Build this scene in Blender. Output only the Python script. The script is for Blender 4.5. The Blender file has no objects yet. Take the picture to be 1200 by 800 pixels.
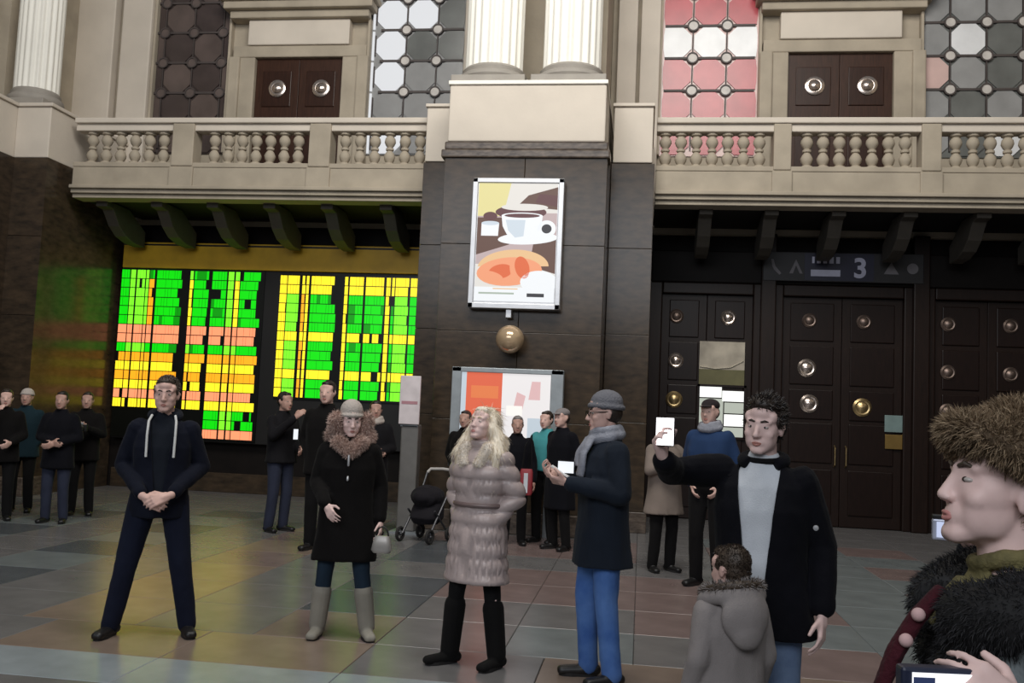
import bpy, bmesh, math, random
import numpy as np
from mathutils import Vector, Matrix, noise
random.seed(7); rng = np.random.default_rng(7)
S = bpy.context.scene
COL = S.collection
PI = math.pi
rad = math.radians

# ------------------------------------------------------------------ camera, world, lights, exposure
cam_d = bpy.data.cameras.new('camera'); cam = bpy.data.objects.new('camera', cam_d); COL.objects.link(cam)
cam_d.sensor_width = 36.0; cam_d.lens = 33.0; cam_d.clip_end = 200
_y, _p, _r = rad(8.0), rad(4.4), rad(2.5)
fwd = Vector((-math.sin(_y)*math.cos(_p), math.cos(_y)*math.cos(_p), math.sin(_p)))
rt = Vector((math.cos(_y), math.sin(_y), 0)); up = rt.cross(fwd)
r2 = rt*math.cos(_r) + up*math.sin(_r); u2 = up*math.cos(_r) - rt*math.sin(_r)
M = Matrix((r2, u2, -fwd)).transposed().to_4x4(); M.translation = Vector((0, 0, 1.65))
cam.matrix_world = M
S.camera = cam

w = bpy.data.worlds.new('world'); S.world = w; w.use_nodes = True
bg = w.node_tree.nodes['Background']; bg.inputs[0].default_value = (0.86, 0.93, 1.0, 1); bg.inputs[1].default_value = 0.12

def area_light(name, loc, target, sx, sy, power, col):
    d = bpy.data.lights.new(name, 'AREA'); d.shape = 'RECTANGLE'; d.size = sx; d.size_y = sy
    d.energy = power; d.color = col
    o = bpy.data.objects.new(name, d); COL.objects.link(o); o.location = loc
    o.rotation_euler = (Vector(target)-Vector(loc)).to_track_quat('-Z', 'Y').to_euler()
    return o
area_light('hall_overhead_area_light', (-1.0, 5.0, 11.5), (-1.0, 14.5, 7.0), 9.0, 4.0, 1250, (1.0, 0.965, 0.90))  # unseen overhead area lamp for the upper facade; no chandelier is modelled
area_light('hall_front_fill_light', (-3.0, -7.0, 8.0), (-2.0, 8.0, 1.0), 12.0, 5.0, 850, (0.90, 0.94, 1.0))  # unseen fill lamp added behind the camera to brighten people and floor

S.view_settings.view_transform = 'Standard'; S.view_settings.look = 'None'
S.view_settings.exposure = 0.0; S.view_settings.gamma = 1.0
S.view_settings.use_curve_mapping = False

# ------------------------------------------------------------------ materials
def lin(c):
    r = []
    for x in c:
        x /= 255.0
        r.append(x/12.92 if x <= 0.04045 else ((x+0.055)/1.055)**2.4)
    return r
MATS = {}
def mat(name, rgb, rough=0.7, metal=0.0, var=0.12, scale=6.0, bump=0.0, bscale=60.0, spec=0.5, sheen=0.0, rgb2=None, stretch=None):
    if name in MATS: return MATS[name]
    m = bpy.data.materials.new(name); m.use_nodes = True; nt = m.node_tree
    b = nt.nodes['Principled BSDF']; L = nt.links
    c = lin(rgb)
    b.inputs['Roughness'].default_value = rough; b.inputs['Metallic'].default_value = metal
    b.inputs['Specular IOR Level'].default_value = spec
    if sheen: b.inputs['Sheen Weight'].default_value = sheen
    tc = nt.nodes.new('ShaderNodeTexCoord'); src = tc.outputs['Object']
    if stretch:
        mp = nt.nodes.new('ShaderNodeMapping'); mp.inputs['Scale'].default_value = stretch
        L.new(src, mp.inputs[0]); src = mp.outputs[0]
    n = nt.nodes.new('ShaderNodeTexNoise'); n.inputs['Scale'].default_value = scale; n.inputs['Detail'].default_value = 6
    L.new(src, n.inputs['Vector'])
    ramp = nt.nodes.new('ShaderNodeValToRGB'); L.new(n.outputs['Fac'], ramp.inputs[0])
    ramp.color_ramp.elements[0].position = 0.3; ramp.color_ramp.elements[1].position = 0.7
    c2 = lin(rgb2) if rgb2 else [min(1, x*(1+var)) for x in c]
    c1 = c if rgb2 else [x*(1-var) for x in c]
    ramp.color_ramp.elements[0].color = (*c1, 1); ramp.color_ramp.elements[1].color = (*c2, 1)
    L.new(ramp.outputs[0], b.inputs['Base Color'])
    if bump:
        n2 = nt.nodes.new('ShaderNodeTexNoise'); n2.inputs['Scale'].default_value = bscale; n2.inputs['Detail'].default_value = 4
        L.new(src, n2.inputs['Vector'])
        bp = nt.nodes.new('ShaderNodeBump'); bp.inputs['Strength'].default_value = bump; bp.inputs['Distance'].default_value = 0.01
        L.new(n2.outputs['Fac'], bp.inputs['Height']); L.new(bp.outputs[0], b.inputs['Normal'])
    MATS[name] = m; return m
def emis(name, rgb, strength=1.0):
    if name in MATS: return MATS[name]
    m = bpy.data.materials.new(name); m.use_nodes = True; nt = m.node_tree
    b = nt.nodes['Principled BSDF']; c = lin(rgb)
    b.inputs['Base Color'].default_value = (*[x*0.2 for x in c], 1); b.inputs['Roughness'].default_value = 0.4
    b.inputs['Emission Color'].default_value = (*c, 1); b.inputs['Emission Strength'].default_value = strength
    MATS[name] = m; return m

BEIGE = mat('cream_stone', (206, 196, 183), 0.75, var=0.07, scale=1.5, bump=0.15, bscale=25)
BEIGE2 = mat('weathered_cream_stone', (168, 157, 140), 0.8, var=0.13, scale=2.2, bump=0.2, bscale=20)
WHITE = mat('pale_column_stone', (240, 237, 228), 0.6, var=0.05, scale=1.2, bump=0.1)
GREYST = mat('grey_column_base_stone', (150, 144, 136), 0.7, var=0.08)
GRAN = mat('dark_polished_granite', (48, 41, 34), 0.2, var=0.3, scale=5, rgb2=(74, 61, 48), stretch=(1, 1, 2.5), spec=0.32)
GRAN2 = mat('dark_granite_capping', (56, 47, 41), 0.25, var=0.3, scale=9, rgb2=(104, 92, 82), stretch=(1, 1, 3))
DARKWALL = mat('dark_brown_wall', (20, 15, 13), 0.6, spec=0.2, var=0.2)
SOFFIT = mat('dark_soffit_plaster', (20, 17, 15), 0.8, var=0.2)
CONSOLE = mat('console_stone', (78, 73, 66), 0.75, var=0.1)
WOOD = mat('dark_stained_wood', (30, 18, 13), 0.42, spec=0.25, var=0.25, scale=7, stretch=(6, 6, 0.6))
WOOD2 = mat('dark_wood_panel', (27, 15, 11), 0.38, spec=0.25, var=0.25, scale=7, stretch=(6, 6, 0.6))
WOODU = mat('reddish_brown_wood', (58, 36, 26), 0.4, var=0.25, scale=7, stretch=(6, 6, 0.6), spec=0.25)
WOODU2 = mat('reddish_brown_panel', (50, 30, 22), 0.36, var=0.25, scale=7, stretch=(6, 6, 0.6), spec=0.25)
BRASS = mat('aged_brass', (190, 165, 120), 0.3, 0.9, var=0.2, scale=14)
PALEDISC = mat('polished_nickel', (205, 190, 180), 0.22, 0.9, var=0.15, scale=14)
GROUT = mat('floor_grout', (52, 50, 49), 0.8)
def floor_mat(n, c): return mat(n, c, 0.27, var=0.14, scale=3.0, spec=0.5, bump=0.03, bscale=8)
FL_GREY = floor_mat('grey_granite_slab', (112, 110, 110))
FL_LIGHT = floor_mat('pale_blue_grey_slab', (146, 154, 158))
FL_DARK = floor_mat('slate_slab', (84, 88, 92))
FL_PINK = floor_mat('dusky_pink_slab', (124, 107, 104))
FL_TAN = floor_mat('warm_tan_slab', (132, 116, 104))
FL_TEAL = floor_mat('grey_green_slab', (114, 120, 121))

# ------------------------------------------------------------------ mesh building
class MB:
    def __init__(s): s.v = []; s.f = []; s.m = []
    def add(s, vs, fs, mi=0):
        o = len(s.v); s.v += [tuple(p) for p in vs]
        s.f += [tuple(i+o for i in f) for f in fs]; s.m += [mi]*len(fs)
    def box(s, x0, x1, y0, y1, z0, z1, mi=0):
        vs = [(x0,y0,z0),(x1,y0,z0),(x1,y1,z0),(x0,y1,z0),(x0,y0,z1),(x1,y0,z1),(x1,y1,z1),(x0,y1,z1)]
        s.add(vs, [(0,3,2,1),(4,5,6,7),(0,1,5,4),(1,2,6,5),(2,3,7,6),(3,0,4,7)], mi); return s
    def rings(s, R, closed_caps=True, mi=0):
        n = len(R[0]); vs = [p for r in R for p in r]; fs = []
        for k in range(len(R)-1):
            for i in range(n):
                j = (i+1) % n; fs.append((k*n+i, k*n+j, (k+1)*n+j, (k+1)*n+i))
        if closed_caps:
            fs.append(tuple(range(n-1, -1, -1))); fs.append(tuple((len(R)-1)*n+i for i in range(n)))
        s.add(vs, fs, mi); return s
    def tube(s, pts, rads, n=10, mi=0, flat=None):
        pts = [Vector(p) for p in pts]; R = []; prev = None
        if not hasattr(rads, '__len__'): rads = [rads]*len(pts)
        for k, p in enumerate(pts):
            a = pts[max(k-1, 0)]; b = pts[min(k+1, len(pts)-1)]; t = (b-a)
            if t.length < 1e-9: t = Vector((0,0,1))
            t.normalize()
            if prev is None:
                ref = Vector((0,0,1)) if abs(t.z) < 0.9 else Vector((1,0,0))
                u = ref.cross(t).normalized()
            else:
                u = (prev - t*prev.dot(t)).normalized()
            prev = u; v = t.cross(u)
            fl = flat if flat else 1.0
            R.append([p + (u*math.cos(2*PI*i/n) + v*math.sin(2*PI*i/n)*fl)*rads[k] for i in range(n)])
        return s.rings(R, True, mi)
    def cap(s, p0, r0, p1, r1, n=12, mi=0):
        p0 = Vector(p0); p1 = Vector(p1); d = (p1-p0)
        if d.length < 1e-6: d = Vector((0,0,1e-3))
        d.normalize(); P = []; Q = []
        for a in (0.02, 0.35, 0.7, 1.0):
            P.append(p0 - d*r0*math.cos(a*PI/2)); Q.append(r0*math.sin(a*PI/2))
        for a in (1.0, 0.7, 0.35, 0.02):
            P.append(p1 + d*r1*math.cos(a*PI/2)); Q.append(r1*math.sin(a*PI/2))
        return s.tube(P, Q, n, mi)
    def limb(s, pts, rs, n=12):
        for k in range(len(pts)-1): s.cap(pts[k], rs[k], pts[k+1], rs[k+1], n)
        return s
    def ell(s, c, r, R=None, nu=16, nv=10, mi=0):
        c = Vector(c); rs = []
        for k in range(nv+1):
            th = PI*(k/nv); th = min(max(th, 0.03), PI-0.03)
            ring = []
            for i in range(nu):
                ph = 2*PI*i/nu
                p = Vector((r[0]*math.sin(th)*math.cos(ph), r[1]*math.sin(th)*math.sin(ph), -r[2]*math.cos(th)))
                if R: p = R @ p
                ring.append(c+p)
            rs.append(ring)
        return s.rings(rs, True, mi)
    def loft(s, secs, n=28, ex=2.3, mi=0):
        R = []
        for (cx, cy, z, rx, ry) in secs:
            ring = []
            for i in range(n):
                a = 2*PI*i/n; ca, sa = math.cos(a), math.sin(a)
                ring.append((cx+rx*math.copysign(abs(ca)**(2/ex), ca), cy+ry*math.copysign(abs(sa)**(2/ex), sa), z))
            R.append(ring)
        return s.rings(R, True, mi)
    def lathe(s, prof, c=(0,0,0), axis='z', n=20, mi=0, flute=0, fd=0.0):
        R = []
        for (r, h) in prof:
            ring = []
            for i in range(n):
                a = 2*PI*i/n; rr = max(r, 1e-4)
                if flute: rr -= fd*abs(math.sin(a*flute/2))**0.6*0 + fd*(0.5-0.5*math.cos(a*flute))
                if axis == 'z': ring.append((c[0]+rr*math.cos(a), c[1]+rr*math.sin(a), c[2]+h))
                else: ring.append((c[0]+rr*math.cos(a), c[1]-h, c[2]+rr*math.sin(a)))
            R.append(ring)
        return s.rings(R, True, mi)
    def prism(s, poly, lo, hi, axis='y', mi=0):
        def P(a, b, t):
            return {'y': (a, t, b), 'x': (t, a, b), 'z': (a, b, t)}[axis]
        R = [[P(a, b, lo) for a, b in poly], [P(a, b, hi) for a, b in poly]]
        return s.rings(R, True, mi)
    def mesh(s, name, mats):
        me = bpy.data.meshes.new(name); me.from_pydata(s.v, [], s.f)
        for m in mats: me.materials.append(m)
        if len(mats) > 1: me.polygons.foreach_set('material_index', s.m)
        bm = bmesh.new(); bm.from_mesh(me); bmesh.ops.recalc_face_normals(bm, faces=bm.faces); bm.to_mesh(me); bm.free()
        return me

def link(name, me, parent=None):
    o = bpy.data.objects.new(name, me); COL.objects.link(o)
    if parent is not None: o.parent = parent
    return o
def smooth(me, ang=None):
    me.polygons.foreach_set('use_smooth', [True]*len(me.polygons))
    if ang: me.set_sharp_from_angle(angle=rad(ang))
def obj(name, mb, mats, parent=None, sm=False, bevel=0.0, ang=40):
    if not isinstance(mats, (list, tuple)): mats = [mats]
    me = mb.mesh(name, mats)
    if sm: smooth(me, ang)
    o = link(name, me, parent)
    if bevel:
        b = o.modifiers.new('bevel', 'BEVEL'); b.width = bevel; b.segments = 2; b.limit_method = 'ANGLE'
    return o
def thing(name, label, cat, loc=(0,0,0), rotz=0.0, group=None):
    o = bpy.data.objects.new(name, None); COL.objects.link(o); o.empty_display_size = 0.2
    o.location = loc; o.rotation_euler = (0, 0, rotz); o['label'] = label; o['category'] = cat
    if group: o['group'] = group
    return o
def tag(o, label, cat, group=None):
    o['label'] = label; o['category'] = cat
    if group: o['group'] = group
    return o
def struct(o): o['kind'] = 'structure'; return o
def part(name, parent, mats, sm=False, bevel=0.0, **kw):
    """box part given as x0..z1"""
    mb = MB(); mb.box(*kw['b']); return obj(name, mb, mats, parent, sm, bevel)

# scratch scene in which organic shapes are fused, smoothed and thinned
TMP = bpy.data.scenes.new('scratch')
def fuse(mb, voxel, sm=4, dec=None, smf=0.5):
    me = bpy.data.meshes.new('t'); me.from_pydata(mb.v, [], mb.f)
    bm = bmesh.new(); bm.from_mesh(me); bmesh.ops.recalc_face_normals(bm, faces=bm.faces); bm.to_mesh(me); bm.free()
    o = bpy.data.objects.new('t', me); TMP.collection.objects.link(o)
    r = o.modifiers.new('r', 'REMESH'); r.mode = 'VOXEL'; r.voxel_size = voxel
    if sm:
        s_ = o.modifiers.new('s', 'SMOOTH'); s_.factor = smf; s_.iterations = sm
    if dec:
        d = o.modifiers.new('d', 'DECIMATE'); d.ratio = dec
    vl = TMP.view_layers[0]; vl.update(); dg = vl.depsgraph
    out = bpy.data.meshes.new_from_object(o.evaluated_get(dg))
    bpy.data.objects.remove(o); bpy.data.meshes.remove(me)
    out.materials.clear()
    return out
def verts(me):
    a = np.empty(len(me.vertices)*3); me.vertices.foreach_get('co', a); return a.reshape(-1, 3)
def norms(me):
    a = np.empty(len(me.vertices)*3); me.vertex_normals.foreach_get('vector', a); return a.reshape(-1, 3)
def displace(me, fn):
    c = verts(me); n = norms(me); d = fn(c, n)
    c = c + n*d[:, None]; me.vertices.foreach_set('co', c.ravel()); me.update()
def wob(c, s, seed=0.0):
    # cheap smooth 3D wobble from sines, about -1..1
    x, y, z = c[:,0]*s+seed, c[:,1]*s+seed*1.7, c[:,2]*s+seed*0.6
    return (np.sin(x*1.3+np.sin(y*1.1+z*0.7)*1.4) + np.sin(y*1.7+np.sin(z*1.2+x*0.5)*1.3) + np.sin(z*0.9+np.sin(x*1.6)*1.2))/3
def cloth_folds(amp, seed, scale=1.0):
    def f(c, n):
        a = wob(c*np.array([1,1,0.35]), 26*scale, seed)*amp
        b = wob(c, 55*scale, seed+3)*amp*0.3
        return a+b
    return f
def cutfaces(me, pred):
    bm = bmesh.new(); bm.from_mesh(me)
    if isinstance(pred, tuple):
        planes, pred = pred
        for co, no in planes: bmesh.ops.bisect_plane(bm, geom=bm.verts[:]+bm.edges[:]+bm.faces[:], plane_co=co, plane_no=no)
    dead = [f for f in bm.faces if pred(f.calc_center_median())]
    bmesh.ops.delete(bm, geom=dead, context='FACES'); bm.to_mesh(me); bm.free()
def vee(s, x0, za, wa, zb, wb, zmin, ymax):
    """opening of a coat front: half width wa at height za, wb at zb"""
    k = (wb-wa)/(zb-za); pl = [((x0+wa*s, 0, za*s), (1, 0, -k)), ((x0-wa*s, 0, za*s), (1, 0, k)), ((0, 0, zmin*s), (0, 0, 1))]
    return (pl, lambda c: c.y < ymax*s and c.z > zmin*s and abs(c.x-x0) < (wa+k*(c.z/s-za))*s)
def organic(name, mb, m, parent, voxel, sm=4, dec=None, disp=None, cut=None, solid=0.0):
    me = fuse(mb, voxel, sm, dec)
    if disp: displace(me, disp)
    if cut: cutfaces(me, cut)
    for x in (m if isinstance(m, (list, tuple)) else [m]): me.materials.append(x)
    smooth(me)
    o = link(name, me, parent)
    if solid:
        s_ = o.modifiers.new('thickness', 'SOLIDIFY'); s_.thickness = solid; s_.offset = -1
    return o
def fur(name, me_src, mats, parent, n, length, width, droop=(0,0,-0.4), jitter=0.5, pred=None, comb=None):
    me_src.calc_loop_triangles()
    c = verts(me_src); T = np.array([t.vertices[:] for t in me_src.loop_triangles])
    A, B, Cc = c[T[:,0]], c[T[:,1]], c[T[:,2]]
    fn = np.cross(B-A, Cc-A); ar = np.linalg.norm(fn, axis=1); keep = ar > 1e-12
    if pred is not None: keep &= pred((A+B+Cc)/3)
    T, A, B, Cc, fn, ar = T[keep], A[keep], B[keep], Cc[keep], fn[keep], ar[keep]
    idx = rng.choice(len(T), n, p=ar/ar.sum()); u = rng.random(n); v = rng.random(n)
    fl = u+v > 1; u[fl] = 1-u[fl]; v[fl] = 1-v[fl]
    p = A[idx]+(B[idx]-A[idx])*u[:,None]+(Cc[idx]-A[idx])*v[:,None]
    nn = fn[idx]/ar[idx][:,None]
    d = nn + rng.normal(0, jitter, (n,3)) + np.array(droop)
    if comb is not None: d = comb(p, nn) + rng.normal(0, jitter, (n,3))
    d /= np.linalg.norm(d, axis=1)[:,None]
    L = length*(0.6+0.8*rng.random(n))[:,None]
    t = np.cross(d, rng.normal(0,1,(n,3))); t /= np.linalg.norm(t, axis=1)[:,None]; t *= width/2
    mid = p + d*L*0.5; d2 = d + np.array(droop)*0.5; d2 /= np.linalg.norm(d2, axis=1)[:,None]; tip = mid + d2*L*0.5
    V = np.concatenate([p-nn*0.004-t, p-nn*0.004+t, mid-t*0.8, mid+t*0.8, tip]); i = np.arange(n)
    F = [(a, a+n, a+3*n, a+2*n) for a in range(n)] + [(a+2*n, a+3*n, a+4*n) for a in range(n)]
    me = bpy.data.meshes.new(name); me.from_pydata(V.tolist(), [], F)
    for m in mats: me.materials.append(m)
    mi = rng.integers(0, len(mats), n); me.polygons.foreach_set('material_index', np.concatenate([mi, mi]).astype(np.int32))
    smooth(me); o = link(name, me, parent); o['kind'] = 'stuff'; return o

# ------------------------------------------------------------------ setting: floor
YB = 14.4      # front of the balconies
YW = 16.4      # wall behind them
ZT = 6.41      # top of the pedestal blocks
floor = struct(obj('floor', MB().box(-16, 11, -8, 17, -0.12, -0.012), GROUT))
slab_mesh = {}
def slab(x0, x1, y0, y1, m):
    key = (round(x1-x0, 3), round(y1-y0, 3), m.name)
    if key not in slab_mesh:
        mb = MB(); g = 0.004; X, Y = x1-x0-g, y1-y0-g; b = 0.004
        R = [[(0,0,-0.012),(X,0,-0.012),(X,Y,-0.012),(0,Y,-0.012)], [(0,0,-b),(X,0,-b),(X,Y,-b),(0,Y,-b)], [(b,b,0),(X-b,b,0),(X-b,Y-b,0),(b,Y-b,0)]]
        mb.rings(R); slab_mesh[key] = mb.mesh('slab', [m])
    o = link('slab', slab_mesh[key], floor); o.location = (x0+0.002, y0+0.002, 0)
def slab_colour(i, j, x, y):
    if y > 14: return FL_GREY
    if -4.7 < x < -3.5 and y > 6: return FL_TAN if (i+j) % 2 or y < 8 else FL_PINK
    if -2.6 < x < -1.8 and 7 < y < 12: return FL_DARK if j % 3 else FL_GREY
    if -1.75 < x < -0.4 and y > 7: return FL_PINK if j % 3 != 1 else FL_GREY
    if 0 < x < 0.9 and 7.6 < y < 10: return FL_PINK
    if -0.4 < x < 0 or 1.7 < x < 2.6: return FL_TEAL
    if x < -4.7: return [FL_GREY, FL_TEAL, FL_GREY, FL_DARK][(i*3+j*2) % 4]
    return [FL_GREY, FL_TEAL, FL_GREY, FL_PINK][(i+2*j) % 4]
nx, ny = 21, 11; x_lo, y_lo = -12.6, 6.55; sw = 0.9
for i in range(nx):
    for j in range(ny):
        x0 = x_lo+i*sw; y0 = y_lo+j*sw
        slab(x0, x0+sw, y0, y0+sw, slab_colour(i, j, x0+sw/2, y0+sw/2))
for i in range(16):                      # border strips that run along the hall
    x0 = -12.6+i*1.2
    slab(x0, x0+1.2, 5.78, 6.55, FL_TAN if i % 3 else FL_GREY)
    slab(x0, x0+1.2, 5.2, 5.78, FL_LIGHT)
    slab(x0, x0+1.2, 4.0, 5.2, FL_GREY)
    slab(x0, x0+1.2, 2.8, 4.0, FL_TEAL if i % 2 else FL_GREY)

# ------------------------------------------------------------------ setting: walls
wall = struct(obj('wall_back', MB().box(-16, 11, YW, YW+0.6, 4.9, 11.5), BEIGE2))
wlow = struct(obj('wall_recess', MB().box(-16, -0.3, YW, YW+0.6, 0, 4.9), DARKWALL))
wlow2 = struct(obj('wall_vestibule', MB().box(-0.3, 11, YW+0.15, YW+0.6, 0, 4.9), DARKWALL))
for (x0, x1) in ((-11.0, -10.2), (-10.05, -9.45), (-3.38, -2.95), (-0.62, -0.28), (-0.22, 0.12)):
    p_ = struct(obj('trim_pilaster', MB().box(x0, x1, YW-0.22, YW, 4.96, 11.5), BEIGE, None, bevel=0.02))
struct(obj('baseboard_recess', MB().box(-9.7, -3.6, YW-0.04, YW, 0, 0.35), GRAN, None, bevel=0.01))

# leaded windows on the upper wall, lattice of octagons with roundels at the crossings
PW = mat('white_pane', (225, 226, 228), 0.25, var=0.1, scale=2.5)
PWL = emis('daylit_white_pane', (236, 238, 242), 0.7)
PG = mat('grey_pane', (146, 146, 146), 0.2, var=0.12, scale=2.5)
PG2 = mat('dim_grey_pane', (104, 106, 104), 0.2, var=0.15, scale=2.5)
PR = mat('red_pane', (172, 72, 80), 0.25, var=0.15, scale=2.5)
PP = mat('pink_pane', (206, 176, 170), 0.25, var=0.1, scale=2.5)
PB = mat('plum_brown_pane', (92, 80, 76), 0.2, var=0.2, scale=2.5)
PB2 = mat('deep_plum_pane', (70, 60, 58), 0.2, var=0.2, scale=2.5)
LEAD = mat('dark_lead_bar', (70, 62, 60), 0.6)
LEADP = mat('light_roundel_glass', (196, 190, 184), 0.45, var=0.15)
LEADD = mat('dim_roundel_glass', (96, 84, 80), 0.4, var=0.15)
pitch = 0.585; ZL = 7.435
octo = {}
def window(num, x0, x1, phase, pick, back, roundel):
    t = struct(thing('window_%d' % num, '', 'window')); del t['label']; del t['category']
    z0, z1 = 6.27, 9.75
    part('backing', t, back, b=(x0, x1, YW-0.03, YW, z0, z1))
    fr = MB(); f = 0.05
    fr.box(x0-f, x0, YW-0.14, YW, z0, z1+f); fr.box(x1, x1+f, YW-0.14, YW, z0, z1+f); fr.box(x0-f, x1+f, YW-0.14, YW, z1, z1+f)
    obj('frame', fr, BEIGE2, t, bevel=0.008)
    xs = []; x = phase
    while x > x0: x -= pitch
    while x < x1+pitch: xs.append(x); x += pitch
    zs = [ZL+pitch*k for k in range(-2, 5)]
    for a in range(len(xs)-1):
        for b in range(len(zs)-1):
            lo, hi = max(xs[a], x0), min(xs[a+1], x1)
            zl, zh = max(zs[b], z0), min(zs[b+1], z1)
            if hi-lo < 0.06 or zh-zl < 0.06: continue
            g = 0.022; c = 0.15; L, H, B, T = lo+g, hi-g, zl+g, zh-g
            cl = c if lo > x0 or xs[a] >= x0 else 0.02; cr = c if xs[a+1] <= x1 else 0.02
            poly = [(L+cl, B), (H-cr, B), (H, B+c), (H, T-c), (H-cr, T), (L+cl, T), (L, T-c), (L, B+c)]
            if H-L < cl+cr+0.02:
                poly = [(L, B), (H, B), (H, T), (L, T)]
            obj('pane', MB().prism(poly, YW-0.055, YW-0.03), pick(a, b), t)
    bars = MB()
    for z in zs:
        if not z0 < z < z1: continue
        for a in range(len(xs)-1):
            lo, hi = max(xs[a]+0.1, x0), min(xs[a+1]-0.1, x1)
            if hi-lo > 0.03: bars.box(lo, hi, YW-0.075, YW-0.03, z-0.02, z+0.02)
    for x in xs:
        if not x0 < x < x1: continue
        for b in range(len(zs)-1):
            lo, hi = max(zs[b]+0.1, z0), min(zs[b+1]-0.1, z1)
            if hi-lo > 0.03: bars.box(x-0.01, x+0.01, YW-0.07, YW-0.03, lo, hi)
    obj('lattice_bars', bars, LEAD, t)
    for x in xs:
        if not x0+0.11 < x < x1-0.11: continue
        for z in zs:
            if not z0+0.1 < z < z1-0.1: continue
            rg = obj('roundel', MB().lathe([(0.001,0),(0.085,0),(0.085,0.045),(0.001,0.045)], (x, YW-0.03, z), 'y', 14), roundel, t, True)
            obj('roundel_rim', MB().lathe([(0.105,0),(0.105,0.06),(0.08,0.06),(0.08,0.0)], (x, YW-0.03, z), 'y', 14), LEAD, rg)
window(1, -9.39, -7.92, -8.65, lambda a, b: PB if (a+b) % 2 else PB2, PB2, LEADD)
window(2, -5.17, -3.40, -4.50, lambda a, b: PWL if (a <= 1 and not (a == 1 and b in (1,))) or (a == 2 and b >= 4) else (PG if a == 2 and b == 2 else PG2 if b > 2 else PG), PG, LEADP)
window(3, 0.16, 1.82, 0.69, lambda a, b: {2: PR, 1: PR, 3: PW, 4: PR}.get(b, PR) if not (a == 3 and b == 4) else PP, PP, LEADP)
window(4, 4.55, 6.9, 4.99, lambda a, b: [PG, PG2, PW, PG2, PG][(a+2*b) % 5] if a > 0 else (PP if b == 2 else PG), PG2, LEADP)

# upper doors with stone surrounds
def upper_door(num, x0, x1, fx0, fx1):
    t = struct(thing('door_%d' % num, '', 'door', (0, 0, 0))); del t['label']; del t['category']
    zt = 8.08
    fr = MB()
    fr.box(fx0, x0, YW-0.16, YW+0.02, 5.0, zt); fr.box(x1, fx1, YW-0.16, YW+0.02, 5.0, zt)
    fr.box(fx0, fx1, YW-0.16, YW+0.02, zt, 8.3)
    obj('door_surround', fr, BEIGE2, t, bevel=0.02)
    fr2 = MB(); fr2.box(fx0-0.06, fx0+0.16, YW-0.22, YW, 5.0, zt); fr2.box(fx1-0.16, fx1+0.06, YW-0.22, YW, 5.0, zt)
    obj('surround_moulding', fr2, BEIGE2, t, bevel=0.03)
    part('lintel_panel', t, BEIGE, b=(x0-0.15, x1+0.12, YW-0.2, YW, 8.3, 8.78), bevel=0.02)
    cor = MB(); cor.box(fx0-0.05, fx1+0.05, YW-0.3, YW, 8.78, 8.92); cor.box(fx0-0.14, fx1+0.14, YW-0.42, YW, 8.92, 9.06); cor.box(fx0-0.2, fx1+0.2, YW-0.5, YW, 9.06, 9.16)
    obj('cornice', cor, BEIGE2, t, bevel=0.02)
    xm = (x0+x1)/2
    for a, b in ((x0, xm-0.004), (xm+0.004, x1)):
        lf = part('door_leaf', t, WOODU, b=(a, b, YW-0.06, YW, 5.0, zt), bevel=0.006)
        for zc, hh in ((7.5, 0.34), (6.35, 0.6)):
            pm = MB(); pm.box(a+0.14, b-0.14, YW-0.08, YW-0.055, zc-hh, zc+hh)
            obj('door_panel', pm, WOODU2, lf, bevel=0.015)
        xc = (a+b)/2 + (0.02 if a == x0 else 0.02)
        obj('rosette', MB().lathe([(0.001,0),(0.16,0),(0.165,0.02),(0.12,0.04),(0.1,0.035),(0.06,0.07),(0.001,0.08)], (xc, YW-0.08, 7.5), 'y', 18), PALEDISC, lf, True)
upper_door(1, -7.36, -5.67, -7.80, -5.22)
upper_door(2, 2.32, 4.06, 1.89, 4.51)

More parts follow.
